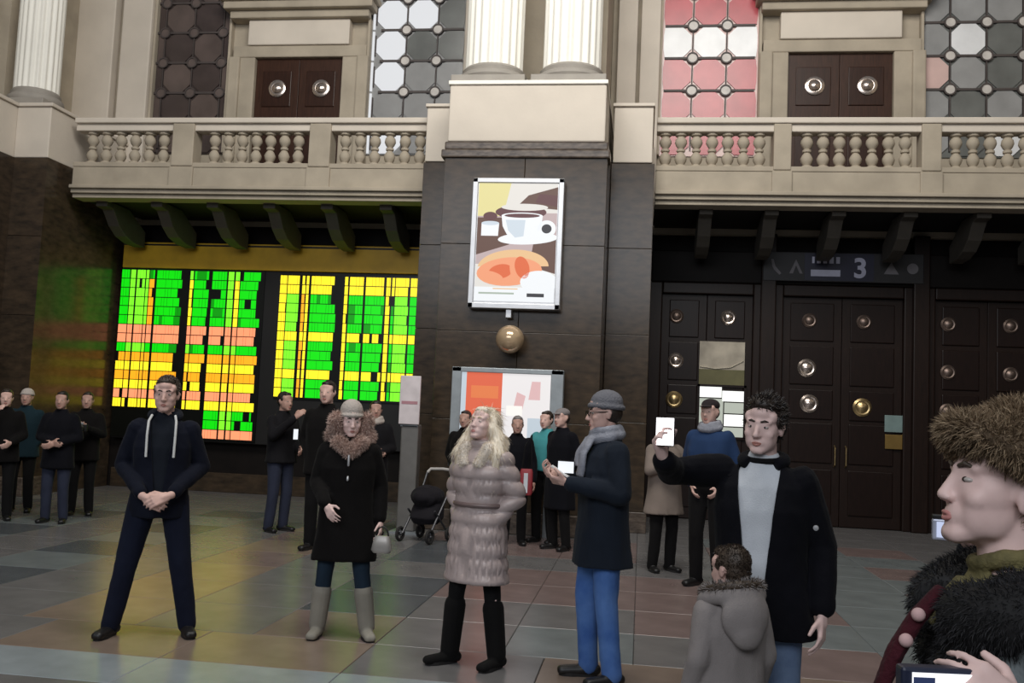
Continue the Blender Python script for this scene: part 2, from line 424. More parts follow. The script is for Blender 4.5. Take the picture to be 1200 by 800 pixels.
# ------------------------------------------------------------------ balconies
BAL_PROF = [(0.075,0),(0.075,0.03),(0.045,0.05),(0.07,0.1),(0.078,0.15),(0.06,0.2),(0.036,0.24),(0.055,0.255),(0.055,0.285),(0.036,0.3),(0.06,0.34),(0.078,0.39),(0.07,0.44),(0.045,0.485),(0.075,0.505),(0.075,0.54)]
bal_me = MB().lathe(BAL_PROF, n=10).mesh('baluster', [BEIGE2]); smooth(bal_me, 50)
def balcony(x0, x1, peds, bays, consoles, label):
    t = thing('balcony', label, 'balcony', (0, YB, 5.0))
    D = YW-YB
    L = lambda x0, x1, y0, y1, z0, z1: (x0, x1, y0, y1, z0-5.0, z1-5.0)
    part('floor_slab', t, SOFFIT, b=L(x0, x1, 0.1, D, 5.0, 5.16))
    fm = MB(); fm.box(*L(x0, x1, -0.02, 0.35, 5.16, 5.48))
    obj('fascia', fm, BEIGE2, t, bevel=0.015)
    cm = MB(); cm.box(*L(x0, x1, -0.10, 0.35, 5.10, 5.16)); cm.box(*L(x0, x1, -0.04, 0.35, 5.03, 5.10)); cm.box(*L(x0, x1, 0.02, 0.35, 4.96, 5.03))
    obj('cornice_moulding', cm, BEIGE2, t, bevel=0.012)
    bm_ = MB(); bm_.box(*L(x0, x1, -0.03, 0.25, 5.48, 5.56)); obj('base_rail', bm_, BEIGE2, t, bevel=0.012)
    hm = MB(); hm.box(*L(x0, x1, -0.01, 0.24, 6.10, 6.22)); hm.box(*L(x0, x1, -0.07, 0.30, 6.22, 6.31)); obj('handrail', hm, BEIGE, t, bevel=0.015)
    for a, b in peds:
        pm = MB(); pm.box(*L(a, b, -0.05, 0.26, 5.50, 6.22)); obj('pedestal', pm, BEIGE2, t, bevel=0.015)
        pm = MB(); pm.box(*L(a-0.02, b+0.02, -0.06, 0.3, 5.14, 5.48)); obj('fascia_block', pm, BEIGE2, t, bevel=0.015)
    for a, b, n in bays:
        for k in range(n):
            o = link('baluster', bal_me, t); o.location = (a+(b-a)*(k+0.5)/n, 0.115, 0.56); o.scale = (1.22, 1.22, 1.0)
    for x in consoles:
        prof = [(0.3, -0.02), (1.0, -0.02), (1.6, -0.32), (1.6, -0.60), (1.25, -0.59), (0.95, -0.52), (0.72, -0.38), (0.58, -0.22), (0.5, -0.14), (0.3, -0.12)]
        obj('console', MB().prism(prof, x-0.105, x+0.105, 'x'), CONSOLE, t, bevel=0.012)
    return t
balcony(-9.62, -3.5, [(-7.86, -7.48), (-5.49, -5.13)], [(-9.5, -7.95, 6), (-7.3, -5.6, 7), (-5.05, -3.55, 6)],
        [-9.25, -8.25, -7.25, -6.25, -5.25, -4.25], 'long cream stone balcony with balusters above the bright departure board')
balcony(0.1, 7.55, [(1.86, 2.12), (4.0, 4.28)], [(0.12, 1.78, 7), (2.25, 3.92, 7), (4.4, 6.1, 7), (6.1, 7.5, 6)],
        [0.9, 1.9, 2.9, 3.95, 5.0, 6.05], 'cream stone balcony with balusters above the dark wooden doors')

# ------------------------------------------------------------------ piers
def fluted_column(x, y, z, r, h, label):
    t = thing('fluted_column', label, 'column', (x, y, z))
    part('plinth', t, GREYST, b=(-r*1.25, r*1.25, -r*1.25, r*1.25, 0, 0.12), bevel=0.012)
    obj('base_torus', MB().lathe([(r*1.2,0.12),(r*1.25,0.16),(r*1.22,0.21),(r*1.08,0.25),(r*1.1,0.3),(r*1.02,0.34)], n=32), GREYST, t, True)
    obj('shaft', MB().lathe([(r,0.34),(r,1.5),(r*0.99,2.8),(r*0.96,h)], n=120, flute=20, fd=r*0.09), WHITE, t, True, ang=60)
    return t
def courses(t, x0, x1, y0, y1, z0, z1, hs, ncol, m):
    z = z0; k = 0
    while z < z1-0.01:
        h = min(hs, z1-z); n = ncol
        for i in range(n):
            a = x0+(x1-x0)*i/n; b = x0+(x1-x0)*(i+1)/n
            part('granite_slab', t, m, b=(a+0.003, b-0.003, y0+random.uniform(0, 0.004), y1, z+0.003, z+h-0.003), bevel=0.004)
        z += h; k += 1
pier = thing('stone_pier', 'wide dark granite pier with cream top block, carrying the coffee poster', 'pier', (0, 0, 0))
part('core', pier, DARKWALL, b=(-2.88, -0.62, 13.08, 16.35, 0.0, 5.5))
courses(pier, -2.92, -0.58, 13.0, 13.3, 0.3, 5.28, 1.245, 2, GRAN)
part('plinth_course', pier, GRAN2, b=(-2.99, -0.53, 12.94, 13.4, 0, 0.3), bevel=0.015)
cp = MB(); cp.box(-2.97, -0.55, 12.96, 13.4, 5.28, 5.40); cp.box(-2.93, -0.58, 12.99, 13.4, 5.40, 5.52)
obj('granite_capping', cp, GRAN2, pier, bevel=0.02)
part('side_face', pier, GRAN, b=(-0.585, -0.575, 13.3, 14.1, 0.0, 5.5))
part('side_face', pier, GRAN, b=(-2.925, -2.915, 13.3, 14.1, 0.0, 5.5))
part('cream_block', pier, BEIGE, b=(-2.89, -0.63, 12.99, 16.3, 5.52, ZT-0.06), bevel=0.02)
part('block_cap', pier, WHITE, b=(-2.91, -0.61, 12.96, 16.3, ZT-0.06, ZT), bevel=0.01)
for x0, x1 in ((-3.48, -2.93), (-0.57, 0.08)):
    courses(pier, x0, x1, 14.0, 14.3, 0.3, 5.49, 1.2975, 1, GRAN)
    part('side_core', pier, DARKWALL, b=(x0+0.02, x1-0.02, 14.1, 16.35, 0, 5.45))
    part('plinth_course', pier, GRAN2, b=(x0-0.04 if x0 < -3 else x0, x1+(0.04 if x0 > -3 else 0), 13.95, 14.4, 0, 0.3), bevel=0.012)
    part('cream_side_block', pier, BEIGE, b=(x0+0.02, x1-0.04, 14.0, 16.35, 5.5, ZT-0.05), bevel=0.015)
    part('side_block_cap', pier, BEIGE, b=(x0, x1-0.02, 13.96, 16.35, ZT-0.05, ZT), bevel=0.01)
obj('return_face', MB().box(0.07, 0.08, 14.1, 16.35, 0, 5.45), GRAN, pier)
obj('return_face', MB().box(-3.48, -3.47, 14.1, 16.35, 0, 5.45), GRAN, pier)
fluted_column(-2.36, 13.6, ZT+0.003, 0.435, 4.6, 'left fluted pale column of the pair above the coffee poster')
fluted_column(-1.19, 13.6, ZT+0.003, 0.435, 4.6, 'right fluted pale column of the pair above the coffee poster')
struct(obj('trim_column_backing', MB().box(-2.75, -0.72, 14.4, 16.38, ZT+0.01, 11.4), BEIGE2))

lp = thing('stone_pier', 'stepped dark granite corner pier at the left edge beside the board', 'pier', (0, 0, 0))
courses(lp, -10.36, -9.76, 13.9, 14.2, 0.3, 5.5, 1.3, 1, GRAN)
obj('return_face', MB().box(-9.77, -9.755, 13.9, 16.35, 0, 5.5), GRAN, lp)
part('core', lp, DARKWALL, b=(-10.36, -9.78, 14.05, 16.35, 0, 5.5))
part('plinth_course', lp, GRAN2, b=(-10.36, -9.7, 13.85, 14.4, 0, 0.3), bevel=0.012)
part('core', lp, DARKWALL, b=(-12.8, -10.4, 13.15, 16.35, 0, 5.5))
courses(lp, -12.8, -10.36, 13.0, 13.3, 0.3, 5.5, 1.3, 2, GRAN)
obj('return_face', MB().box(-10.38, -10.355, 13.02, 13.95, 0, 5.5), GRAN, lp)
part('plinth_course', lp, GRAN2, b=(-12.8, -10.3, 12.95, 13.9, 0, 0.3), bevel=0.012)
part('cream_block', lp, BEIGE, b=(-12.8, -10.37, 13.0, 16.3, 5.5, ZT-0.06), bevel=0.015)
part('cream_side_block', lp, BEIGE, b=(-10.37, -9.76, 13.9, 16.3, 5.5, ZT-0.06), bevel=0.015)
part('block_cap', lp, BEIGE, b=(-12.83, -10.33, 12.96, 16.3, ZT-0.06, ZT), bevel=0.01)
part('side_block_cap', lp, BEIGE, b=(-10.33, -9.72, 13.86, 16.3, ZT-0.06, ZT), bevel=0.01)
fluted_column(-10.42, 14.4, ZT+0.003, 0.36, 4.6, 'slim fluted pale column above the corner pier by the board')
fluted_column(-11.45, 13.7, ZT+0.003, 0.43, 4.6, 'fluted pale column cut off by the left edge of the picture')
struct(obj('trim_corner_backing', MB().box(-12.8, -10.95, 14.3, 16.4, ZT, 11.4), BEIGE2))

# ------------------------------------------------------------------ departure board
board = thing('departure_board', 'large lit departure board with green and yellow text columns in the recess', 'departure board', (-6.8, 16.3, 1.0))
BD = lambda x0, x1, y0, y1, z0, z1: (x0+6.8, x1+6.8, y0-16.3, y1-16.3, z0-1.0, z1-1.0)
HOUS = mat('black_board_housing', (18, 16, 15), 0.5)
OLIVE = mat('olive_gold_header', (208, 164, 34), 0.5, var=0.15, scale=3)
part('housing', board, HOUS, b=BD(-9.66, -3.92, 16.2, 16.38, 0.9, 4.1), bevel=0.01)
part('header', board, OLIVE, b=BD(-9.64, -3.95, 16.14, 16.38, 4.05, 4.53), bevel=0.01)
part('header_trim', board, HOUS, b=BD(-9.64, -3.95, 16.13, 16.2, 4.47, 4.5))
SCR = mat('black_screen', (10, 12, 8), 0.3)
EM = [emis('led_green', (10, 205, 8), 1.25), emis('led_lime', (120, 240, 40), 1.3), emis('led_yellow', (250, 225, 40), 1.3), emis('led_orange', (248, 165, 30), 1.25), emis('led_salmon', (250, 150, 105), 1.2), emis('led_dim_green', (5, 150, 6), 1.0)]
G_, LM, YE, OR, SA, DG = range(6)
def led(x0, x1, ztop, rows, rowh, cols, rowcol, rowrange=None):
    part('screen_panel', board, SCR, b=BD(x0, x1, 16.17, 16.2, ztop-rows*rowh-0.03, ztop+0.02))
    mb = MB(); W = x1-x0
    for r in range(rows):
        zt = ztop-r*rowh-0.007; zb = ztop-(r+1)*rowh+0.007
        for (u0, u1, cc) in cols:
            if rowrange and not rowrange(r, (u0+u1)/2): continue
            c = rowcol.get(r, cc)
            if r in rowcol and cc in (LM, YE) and rowcol[r] == G_: c = LM
            a = x0+u0*W; e = x0+u1*W
            fill = 1.0 if u1-u0 < 0.1 else random.choice([0.8, 0.9, 0.95, 1.0, 1.0])
            e2 = a+(e-a)*fill; x = a
            while x < e2-0.02:
                wd = random.choice([0.05, 0.055, 0.06, 0.12, 0.18]); xe = min(x+wd, e2)
                if random.random() > 0.025:
                    cz = c if random.random() > 0.08 else (DG if c == G_ else c)
                    yy = 16.168-16.3
                    mb.add([(x+6.8,yy,zb-1),(xe+6.8-0.004,yy,zb-1),(xe+6.8-0.004,yy,zt-1),(x+6.8,yy,zt-1)], [(0,1,2,3)], cz)
                x = xe
    o = obj('led_text', mb, EM, board); o['kind'] = 'stuff'
RH = 0.17
led(-9.65, -6.86, 4.02, 18, RH,
    [(0.0,0.06,G_),(0.065,0.10,LM),(0.11,0.17,LM),(0.175,0.195,LM),(0.2,0.235,OR),(0.25,0.44,G_),(0.485,0.51,YE),(0.515,0.62,G_),(0.64,0.74,G_),(0.75,0.79,LM),(0.80,0.83,YE),(0.835,0.98,G_)],
    {0:G_, 6:SA, 7:SA, 8:G_, 9:OR, 10:YE, 11:OR, 12:YE, 13:SA, 14:YE, 15:G_, 16:G_, 17:SA}, lambda r, u: r < 15 or u > 0.6)
led(-6.56, -3.95, 3.98, 13, RH,
    [(0.0,0.05,YE),(0.055,0.14,LM),(0.16,0.185,OR),(0.19,0.21,YE),(0.225,0.41,G_),(0.465,0.49,YE),(0.50,0.60,G_),(0.615,0.75,G_),(0.76,0.79,YE),(0.80,0.82,G_),(0.825,0.92,LM),(0.93,1.0,G_)],
    {0:YE, 1:YE, 6:YE, 10:YE})

# ------------------------------------------------------------------ things on the pier
ALU = mat('brushed_aluminium', (196, 196, 198), 0.35, 0.6, var=0.06)
GREYP = mat('grey_frame_paint', (150, 156, 160), 0.4, 0.3)
post = thing('poster_lightbox', 'tall silver framed lightbox poster of a coffee cup and croissant', 'poster', (-1.805, 12.96, 3.1))
part('case', post, ALU, b=(-0.645, 0.645, -0.14, 0.04, 0.0, 1.84), bevel=0.012)
def pr(n, c): return emis('print_'+n, c, 0.85)
PM = [pr('cream', (226, 222, 216)), pr('brown', (96, 66, 54)), pr('yellow', (226, 216, 150)), pr('white', (240, 243, 246)), pr('shade', (205, 216, 226)), pr('plum', (92, 52, 54)), pr('salmon', (240, 158, 116)), pr('orange', (222, 104, 56)), pr('tan', (232, 190, 140)), pr('lilac', (190, 170, 170)), pr('dark', (48, 46, 50)), pr('greenline', (170, 182, 168))]
mb = MB()
def flat(pts, mi, layer):
    mb.add([(x, -0.1415-0.0006*layer, z) for x, z in pts], [tuple(range(len(pts)))], mi)
def oval(cx, cz, rx, rz, mi, layer, rot=0, a0=0, a1=2*PI, n=28):
    flat([(cx+rx*math.cos(a0+(a1-a0)*i/n)*math.cos(rot)-rz*math.sin(a0+(a1-a0)*i/n)*math.sin(rot), cz+rx*math.cos(a0+(a1-a0)*i/n)*math.sin(rot)+rz*math.sin(a0+(a1-a0)*i/n)*math.cos(rot)) for i in range(n)], mi, layer)
X0, X1 = -0.56, 0.56
flat([(X0,0.1),(X1,0.1),(X1,1.77),(X0,1.77)], 0, 0)
flat([(X0,0.62),(X1,0.62),(X1,1.35),(X0,1.35)], 9, 1)
flat([(X0,0.75),(-0.1,0.9),(0.0,1.0),(-0.2,1.28),(X0,1.28)], 1, 2)
flat([(X0,1.3),(-0.2,1.3),(-0.1,1.77),(X0,1.77)], 2, 2)
flat([(0.0,1.45),(X1,1.4),(X1,1.72),(0.15,1.6)], 1, 2); flat([(0.25,1.5),(X1,1.44),(X1,1.6),(0.3,1.62)], 5, 3)
oval(0.05, 1.36, 0.36, 0.10, 5, 3); oval(0.1, 1.43, 0.33, 0.05, 0, 4)
flat([(0.2,0.6),(X1,0.5),(X1,0.98),(0.25,0.98)], 1, 3)
oval(0.16, 0.99, 0.42, 0.085, 3, 4, 0.05)
flat([(-0.22,1.31),(0.36,1.31),(0.34,1.14),(0.26,1.0),(0.12,0.93),(-0.02,0.95),(-0.14,1.05),(-0.2,1.16)], 3, 5)
flat([(-0.16,1.25),(0.12,1.25),(0.1,1.02),(-0.02,1.0),(-0.12,1.1)], 4, 6)
oval(0.07, 1.31, 0.29, 0.045, 3, 6); oval(0.07, 1.31, 0.25, 0.03, 5, 7)
oval(0.42, 1.13, 0.13, 0.12, 3, 5); oval(0.42, 1.13, 0.07, 0.065, 10, 6)
flat([(-0.5,1.02),(-0.26,1.02),(-0.25,1.2),(-0.5,1.2)], 3, 4); oval(-0.375, 1.2, 0.125, 0.03, 4, 5)
oval(-0.38, 1.3, 0.1, 0.06, 5, 5)
oval(-0.03, 0.58, 0.5, 0.25, 8, 5, 0.05, 0, PI)
oval(-0.08, 0.52, 0.46, 0.2, 6, 6, 0.08)
oval(-0.2, 0.52, 0.17, 0.1, 7, 7, 0.2); oval(0.1, 0.58, 0.1, 0.16, 7, 7, 0.3)
oval(-0.3, 0.46, 0.14, 0.05, 6, 8, -0.3); oval(-0.02, 0.5, 0.04, 0.16, 6, 8, 0.25)
oval(0.34, 0.38, 0.26, 0.16, 3, 7)
flat([(X0,0.1),(X1,0.1),(X1,0.3),(X0,0.3)], 3, 9)
flat([(-0.5,0.2),(0.0,0.2),(0.0,0.225),(-0.5,0.225)], 11, 10); flat([(-0.3,0.27),(0.05,0.27),(0.05,0.285),(-0.3,0.285)], 8, 10); flat([(0.18,0.17),(0.42,0.17),(0.42,0.22),(0.18,0.22)], 10, 10)
obj('print', mb, PM, post)
fr = MB()
for a in ((-0.645, 0.645, 0.0, 0.075), (-0.645, 0.645, 1.775, 1.84), (-0.645, -0.57, 0.0, 1.84), (0.57, 0.645, 0.0, 1.84)): fr.box(a[0], a[1], -0.165, -0.135, a[2], a[3])
obj('frame', fr, ALU, post, bevel=0.008)
part('bracket', post, ALU, b=(-0.11, -0.03, -0.1, 0.03, -0.12, 0.0), bevel=0.006)

gl = thing('globe_lamp', 'round tan glass globe fixture on the pier under the coffee poster', 'lamp', (-1.82, 12.98, 2.67))
obj('globe', MB().ell((0, -0.24, 0), (0.195, 0.195, 0.195), nu=28, nv=18), mat('smoky_amber_glass', (196, 170, 138), 0.12, 0.35, var=0.2, scale=5), gl, True)
obj('wall_plate', MB().lathe([(0.001,-0.02),(0.11,-0.02),(0.11,0.03),(0.05,0.05),(0.001,0.05)], (0,0,0), 'y', 20), BRASS, gl, True)
obj('arm', MB().tube([(0,0,0),(0,-0.06,0)], 0.04), BRASS, gl, True)

lb = thing('advertising_panel', 'low grey framed lit panel with an orange and a white half', 'advert', (-1.835, 12.94, 0.9))
part('case', lb, GREYP, b=(-0.775, 0.775, -0.16, 0.0, 0, 1.37), bevel=0.012)
PM2 = [pr('orange_red', (226, 104, 72)), pr('soft_white', (240, 236, 236)), pr('rose', (226, 186, 186)), pr('bluegrey', (196, 208, 218)), pr('amber', (232, 128, 76)), pr('glow', (255, 252, 246))]
mb = MB()
def flat2(pts, mi, l): mb.add([(x, -0.1615-0.0006*l, z) for x, z in pts], [tuple(range(len(pts)))], mi)
flat2([(-0.64,0.08),(-0.57,0.08),(-0.57,1.3),(-0.64,1.3)], 3, 0); flat2([(-0.57,0.08),(-0.07,0.08),(-0.07,1.3),(-0.57,1.3)], 0, 0); flat2([(-0.5,0.95),(-0.12,0.95),(-0.12,1.12),(-0.5,1.12)], 4, 1)
flat2([(-0.07,0.08),(0.6,0.08),(0.6,1.3),(-0.07,1.3)], 1, 0)
flat2([(0.1,0.85),(0.22,0.8),(0.26,1.0),(0.14,1.05)], 2, 1); flat2([(0.3,0.95),(0.46,0.95),(0.46,1.2),(0.34,1.2)], 2, 1)
flat2([(0.0,0.72),(0.22,0.72),(0.22,0.86),(0.0,0.86)], 5, 2); flat2([(0.3,0.2),(0.55,0.2),(0.55,0.7),(0.3,0.7)], 3, 1)
obj('print', mb, PM2, lb)
fr = MB()
for a in ((-0.775, 0.775, 0.0, 0.08), (-0.775, 0.775, 1.3, 1.37), (-0.775, -0.64, 0.0, 1.37), (0.6, 0.775, 0.0, 1.37)): fr.box(a[0], a[1], -0.19, -0.155, a[2], a[3])
obj('frame', fr, GREYP, lb, bevel=0.01)
for sx in (-0.6, 0.6): part('leg', lb, GREYP, b=(sx-0.04, sx+0.04, -0.12, -0.04, -0.9, 0.0))

# ------------------------------------------------------------------ lower doors with rosettes
DY = YW+0.15
def low_door(num, x0, x1, zt, discs):
    t = struct(thing('door_%d' % num, '', 'door')); del t['label']; del t['category']
    fr = MB(); fr.box(x0-0.22, x0, DY-0.2, DY, 0, zt+0.2); fr.box(x1, x1+0.22, DY-0.2, DY, 0, zt+0.2); fr.box(x0, x1, DY-0.2, DY, zt, zt+0.2)
    obj('door_frame', fr, WOOD, t, bevel=0.02)
    xm = (x0+x1)/2
    for a, b in ((x0, xm-0.004), (xm+0.004, x1)):
        lf = part('door_leaf', t, WOOD, b=(a, b, DY-0.1, DY-0.02, 0.01, zt), bevel=0.006)
        for z0, z1 in ((0.2, 0.95), (1.05, 1.72), (1.78, 2.28), (2.36, 3.02), (3.1, zt-0.1)):
            obj('door_panel', MB().box(a+0.13, b-0.13, DY-0.125, DY-0.095, z0, z1), WOOD2, lf, bevel=0.018)
        for (dx, dz, r, m, tilt) in discs:
            if a <= dx <= b:
                o = obj('rosette', MB().lathe([(0.001,0),(r,0),(r*1.03,0.015),(r*0.8,0.035),(r*0.65,0.03),(r*0.4,0.055),(0.001,0.06)], (0,0,0), 'y', 18), m, lf, True)
                o.location = (dx, DY-0.125, dz); o.rotation_euler = tilt
        obj('handle', MB().tube([(xm+(-0.09 if a == x0 else 0.09), DY-0.1, 1.0), (xm+(-0.09 if a == x0 else 0.09), DY-0.16, 1.03), (xm+(-0.09 if a == x0 else 0.09), DY-0.16, 1.32), (xm+(-0.09 if a == x0 else 0.09), DY-0.1, 1.35)], 0.014), BRASS, lf, True)
    return t
n0 = (0,0,0)
DIM = mat('tarnished_bronze', (120, 104, 96), 0.4, 0.8, var=0.2)
d3 = low_door(3, 0.3, 1.84, 3.85, [(0.55,3.46,0.12,DIM,n0),(1.43,3.46,0.13,PALEDISC,n0),(0.56,2.69,0.13,PALEDISC,n0),(0.55,2.02,0.14,BRASS,n0)])
d4 = low_door(4, 2.34, 4.3, 3.85, [(2.78,3.45,0.12,DIM,n0),(3.67,3.45,0.12,DIM,n0),(2.75,2.64,0.15,PALEDISC,n0),(2.8,2.04,0.15,PALEDISC,n0),(3.66,2.01,0.15,BRASS,n0)])
d5 = low_door(5, 4.8, 6.5, 3.85, [(5.02,3.45,0.12,DIM,n0),(5.02,2.65,0.12,DIM,n0),(5.02,2.0,0.13,DIM,n0),(6.0,3.45,0.12,DIM,n0),(6.0,2.65,0.12,DIM,n0)])
for x0, x1 in ((1.95, 2.2), (4.42, 4.68)):
    struct(obj('trim_mullion', MB().box(x0-0.0, x1, DY-0.32, DY-0.2, 0, 4.9), WOOD, None, bevel=0.02))
struct(obj('trim_transom', MB().box(0.1, 6.8, DY-0.22, DY, 4.05, 4.6), DARKWALL, None, bevel=0.02))
struct(obj('wall_right', MB().box(7.6, 8.2, 0.0, 16.4, 0, 5.5), GRAN)); struct(obj('wall_right', MB().box(7.6, 8.2, 0.0, 16.4, 5.51, 11.4), BEIGE2))
struct(obj('wall_left', MB().box(-13.6, -12.95, 0.0, 16.3, 0, 5.5), GRAN)); struct(obj('wall_left', MB().box(-13.6, -12.95, 0.0, 16.3, 5.51, 11.4), BEIGE2))

# platform sign
sg = thing('platform_sign', 'wide dark blue sign with a large 3 and arrows over the doors', 'sign', (3.27, 16.25, 4.34))
NAVY = mat('navy_sign_panel', (26, 26, 52), 0.45); SGREY = mat('dark_sign_case', (34, 32, 34), 0.5)
SWHITE = mat('sign_white_lettering', (196, 196, 216), 0.6); SDIM = mat('sign_grey_marks', (120, 116, 120), 0.6)
part('case', sg, SGREY, b=(-1.3, 1.3, -0.03, 0.08, -0.25, 0.25), bevel=0.01)
part('blue_panel', sg, NAVY, b=(-0.62, 0.5, -0.04, -0.02, -0.23, 0.23))
cu = bpy.data.curves.new('numeral', 'FONT'); cu.body = '3'; cu.size = 0.46; cu.extrude = 0.004; cu.offset = 0.012; cu.align_x = 'CENTER'
tmp = bpy.data.objects.new('t', cu); TMP.collection.objects.link(tmp); TMP.view_layers[0].update()
nm = bpy.data.meshes.new_from_object(tmp.evaluated_get(TMP.view_layers[0].depsgraph)); bpy.data.objects.remove(tmp)
nm.materials.clear(); nm.materials.append(SWHITE); nu_ = link('numeral', nm, sg); nu_.location = (0.28, -0.046, -0.165); nu_.rotation_euler = (PI/2, 0, 0)
mb = MB()
for k, (a, b) in enumerate(((-0.5,-0.46),(-0.42,-0.36),(-0.32,-0.26),(-0.22,-0.15),(-0.11,-0.05))): mb.box(a, b, -0.046, -0.04, 0.06, 0.17)
mb.box(-0.52, -0.04, -0.046, -0.04, -0.16, -0.05)
obj('lettering_bars', mb, SWHITE, sg)
for ps in ([(-1.17,0.12),(-1.13,0.12),(-1.1,0.0),(-1.0,-0.12),(-1.03,-0.15),(-1.12,-0.06),(-1.15,0.0)], [(-0.87,-0.12),(-0.76,0.12),(-0.65,-0.12),(-0.7,-0.12),(-0.76,0.02),(-0.81,-0.12)], [(0.66,-0.1),(0.78,0.1),(0.9,-0.1)]):
    obj('arrow', MB().prism(ps, -0.036, -0.03), SDIM, sg)
obj('pictogram', MB().lathe([(0.001,0),(0.09,0),(0.09,0.008),(0.001,0.008)], (1.12, -0.03, 0.0), 'y', 20), SDIM, sg)

# things on the doors
fp = thing('framed_notice', 'pale framed notice with olive strip on the left wooden door', 'notice', (1.34, DY-0.13, 2.3))
PARCH = mat('faded_paper', (200, 190, 172), 0.7, rgb2=(140, 132, 120), scale=2.5)
OLV = mat('olive_strip', (100, 96, 62), 0.6)
part('sheet', fp, PARCH, b=(-0.38, 0.38, -0.02, 0.0, 0.26, 0.74))
part('strip', fp, OLV, b=(-0.38, 0.38, -0.02, 0.0, 0.0, 0.26))
sw_ = MB(); sw_.tube([(-0.37,-0.022,0.3),(-0.1,-0.022,0.27),(0.15,-0.022,0.3),(0.36,-0.022,0.42)], 0.025, 8, flat=0.2); obj('curved_band', sw_, mat('cream_band', (232, 226, 210), 0.6), fp, True)
kl = thing('lit_door_window', 'brightly lit small window low in the left wooden door', 'window', (1.35, DY-0.13, 1.4))
GLOW = emis('lit_window_glass', (248, 250, 246), 1.1); GLOW2 = emis('lit_window_dimmer_glass', (186, 192, 180), 0.8)
for k, (x0, x1, z0, z1, m) in enumerate(((-0.37,0.0,0.68,0.86,GLOW),(0.01,0.37,0.62,0.8,GLOW),(0.05,0.37,0.42,0.6,GLOW2),(0.05,0.37,0.2,0.4,GLOW),(-0.37,0.03,0.2,0.66,GLOW2),(-0.37,0.37,0.02,0.18,GLOW2))):
    part('pane', kl, m, b=(x0, x1, -0.015, 0.0, z0, z1))
fr = MB()
for a in ((-0.41,0.41,-0.02,0.02),(-0.41,0.41,0.86,0.9),(-0.41,-0.37,0,0.9),(0.37,0.41,0,0.9)): fr.box(a[0], a[1], -0.03, 0.0, a[2], a[3])
obj('frame', fr, WOOD2, kl)
pl = tag(obj('door_plate', MB().box(4.02, 4.42, DY-0.16, DY-0.125, 1.62, 1.9), mat('pale_teal_plate', (128, 148, 146), 0.4, 0.3), None, bevel=0.006), 'small pale teal plate on the middle door, above a gold one', 'plate')
pl2 = tag(obj('door_plate', MB().box(4.03, 4.4, DY-0.16, DY-0.125, 1.34, 1.58), mat('gold_plate', (150, 122, 70), 0.35, 0.7), None, bevel=0.006), 'small gold plate on the middle door, below a teal one', 'plate')

# notice on the left pier and grey stand by the central pier
nb = thing('notice_board', 'pale lilac white notice board on the corner pier at the left edge', 'notice', (-10.3, 12.7, 1.2))
part('sheet', nb, mat('lilac_white_sheet', (206, 206, 226), 0.6), b=(-0.34, 0.34, -0.03, 0.0, 0.75, 1.4))
for z in (0.9, 1.05, 1.2): part('printed_line', nb, SDIM, b=(-0.26, 0.26, -0.033, -0.03, z, z+0.03))
part('post', nb, GREYP, b=(-0.03, 0.03, 0.0, 0.06, -1.2, 1.4)); part('foot', nb, GREYP, b=(-0.25, 0.25, -0.15, 0.2, -1.2, -1.16))
st = thing('information_stand', 'tall grey column stand with a pale panel left of the central pier', 'stand', (-3.07, 12.45, 0))
part('column', st, mat('grey_stand_paint', (106, 104, 102), 0.5), b=(-0.12, 0.12, -0.1, 0.1, 0.03, 1.45), bevel=0.02)
part('panel', st, mat('pinkish_white_panel', (214, 204, 206), 0.5), b=(-0.15, 0.13, -0.14, -0.1, 1.45, 2.1), bevel=0.008)
part('panel_back', st, GREYP, b=(-0.13, 0.11, -0.1, -0.04, 1.42, 2.08)); part('base', st, GREYP, b=(-0.2, 0.2, -0.18, 0.18, 0, 0.03))
part('panel_line', st, mat('panel_print', (176, 128, 136), 0.6), b=(-0.12, 0.1, -0.143, -0.14, 1.72, 1.76))

# ------------------------------------------------------------------ people
def skin_mat(n, c): return mat(n, c, 0.5, var=0.06, scale=14, spec=0.35)
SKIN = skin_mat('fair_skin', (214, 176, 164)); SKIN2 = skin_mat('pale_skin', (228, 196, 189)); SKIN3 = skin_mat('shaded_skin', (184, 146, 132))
LIPS = mat('lips', (180, 122, 112), 0.45); LIPS2 = mat('soft_lips', (196, 134, 128), 0.45)
EYEW = mat('eye_white', (188, 180, 174), 0.3); IRIS = mat('eye_iris', (44, 36, 32), 0.2)
SHOE = mat('black_leather', (22, 21, 22), 0.45, var=0.1); SOLE = mat('dark_rubber_sole', (30, 28, 28), 0.8)
def cloth(n, c, rough=0.85, **k): return mat(n, c, rough, bump=k.pop('bump', 0.25), bscale=k.pop('bscale', 180), sheen=k.pop('sheen', 0.03), spec=k.pop('spec', 0.12), **k)
NAVYJ = cloth('navy_jacket_cloth', (19, 22, 34)); BLACKC = cloth('black_coat_cloth', (17, 15, 15)); DKBLUE = cloth('dark_blue_coat_cloth', (30, 36, 46))
INKC = cloth('ink_black_coat_cloth', (14, 14, 20)); GREYC = cloth('grey_child_coat_cloth', (142, 135, 133)); TROUS = cloth('dark_navy_trousers', (24, 28, 44))
TEALJ = cloth('dark_teal_jeans', (34, 48, 62)); BLUEJ = cloth('bright_blue_jeans', (58, 92, 156), rgb2=(96, 132, 190), scale=5); FADEJ = cloth('faded_blue_jeans', (84, 104, 138), rgb2=(128, 148, 178), scale=5)
BLACKT = cloth('black_leggings', (20, 19, 20)); PUFF = mat('shiny_taupe_puffer', (176, 160, 157), 0.38, var=0.08, scale=9, bump=0.2, bscale=40, spec=0.6)
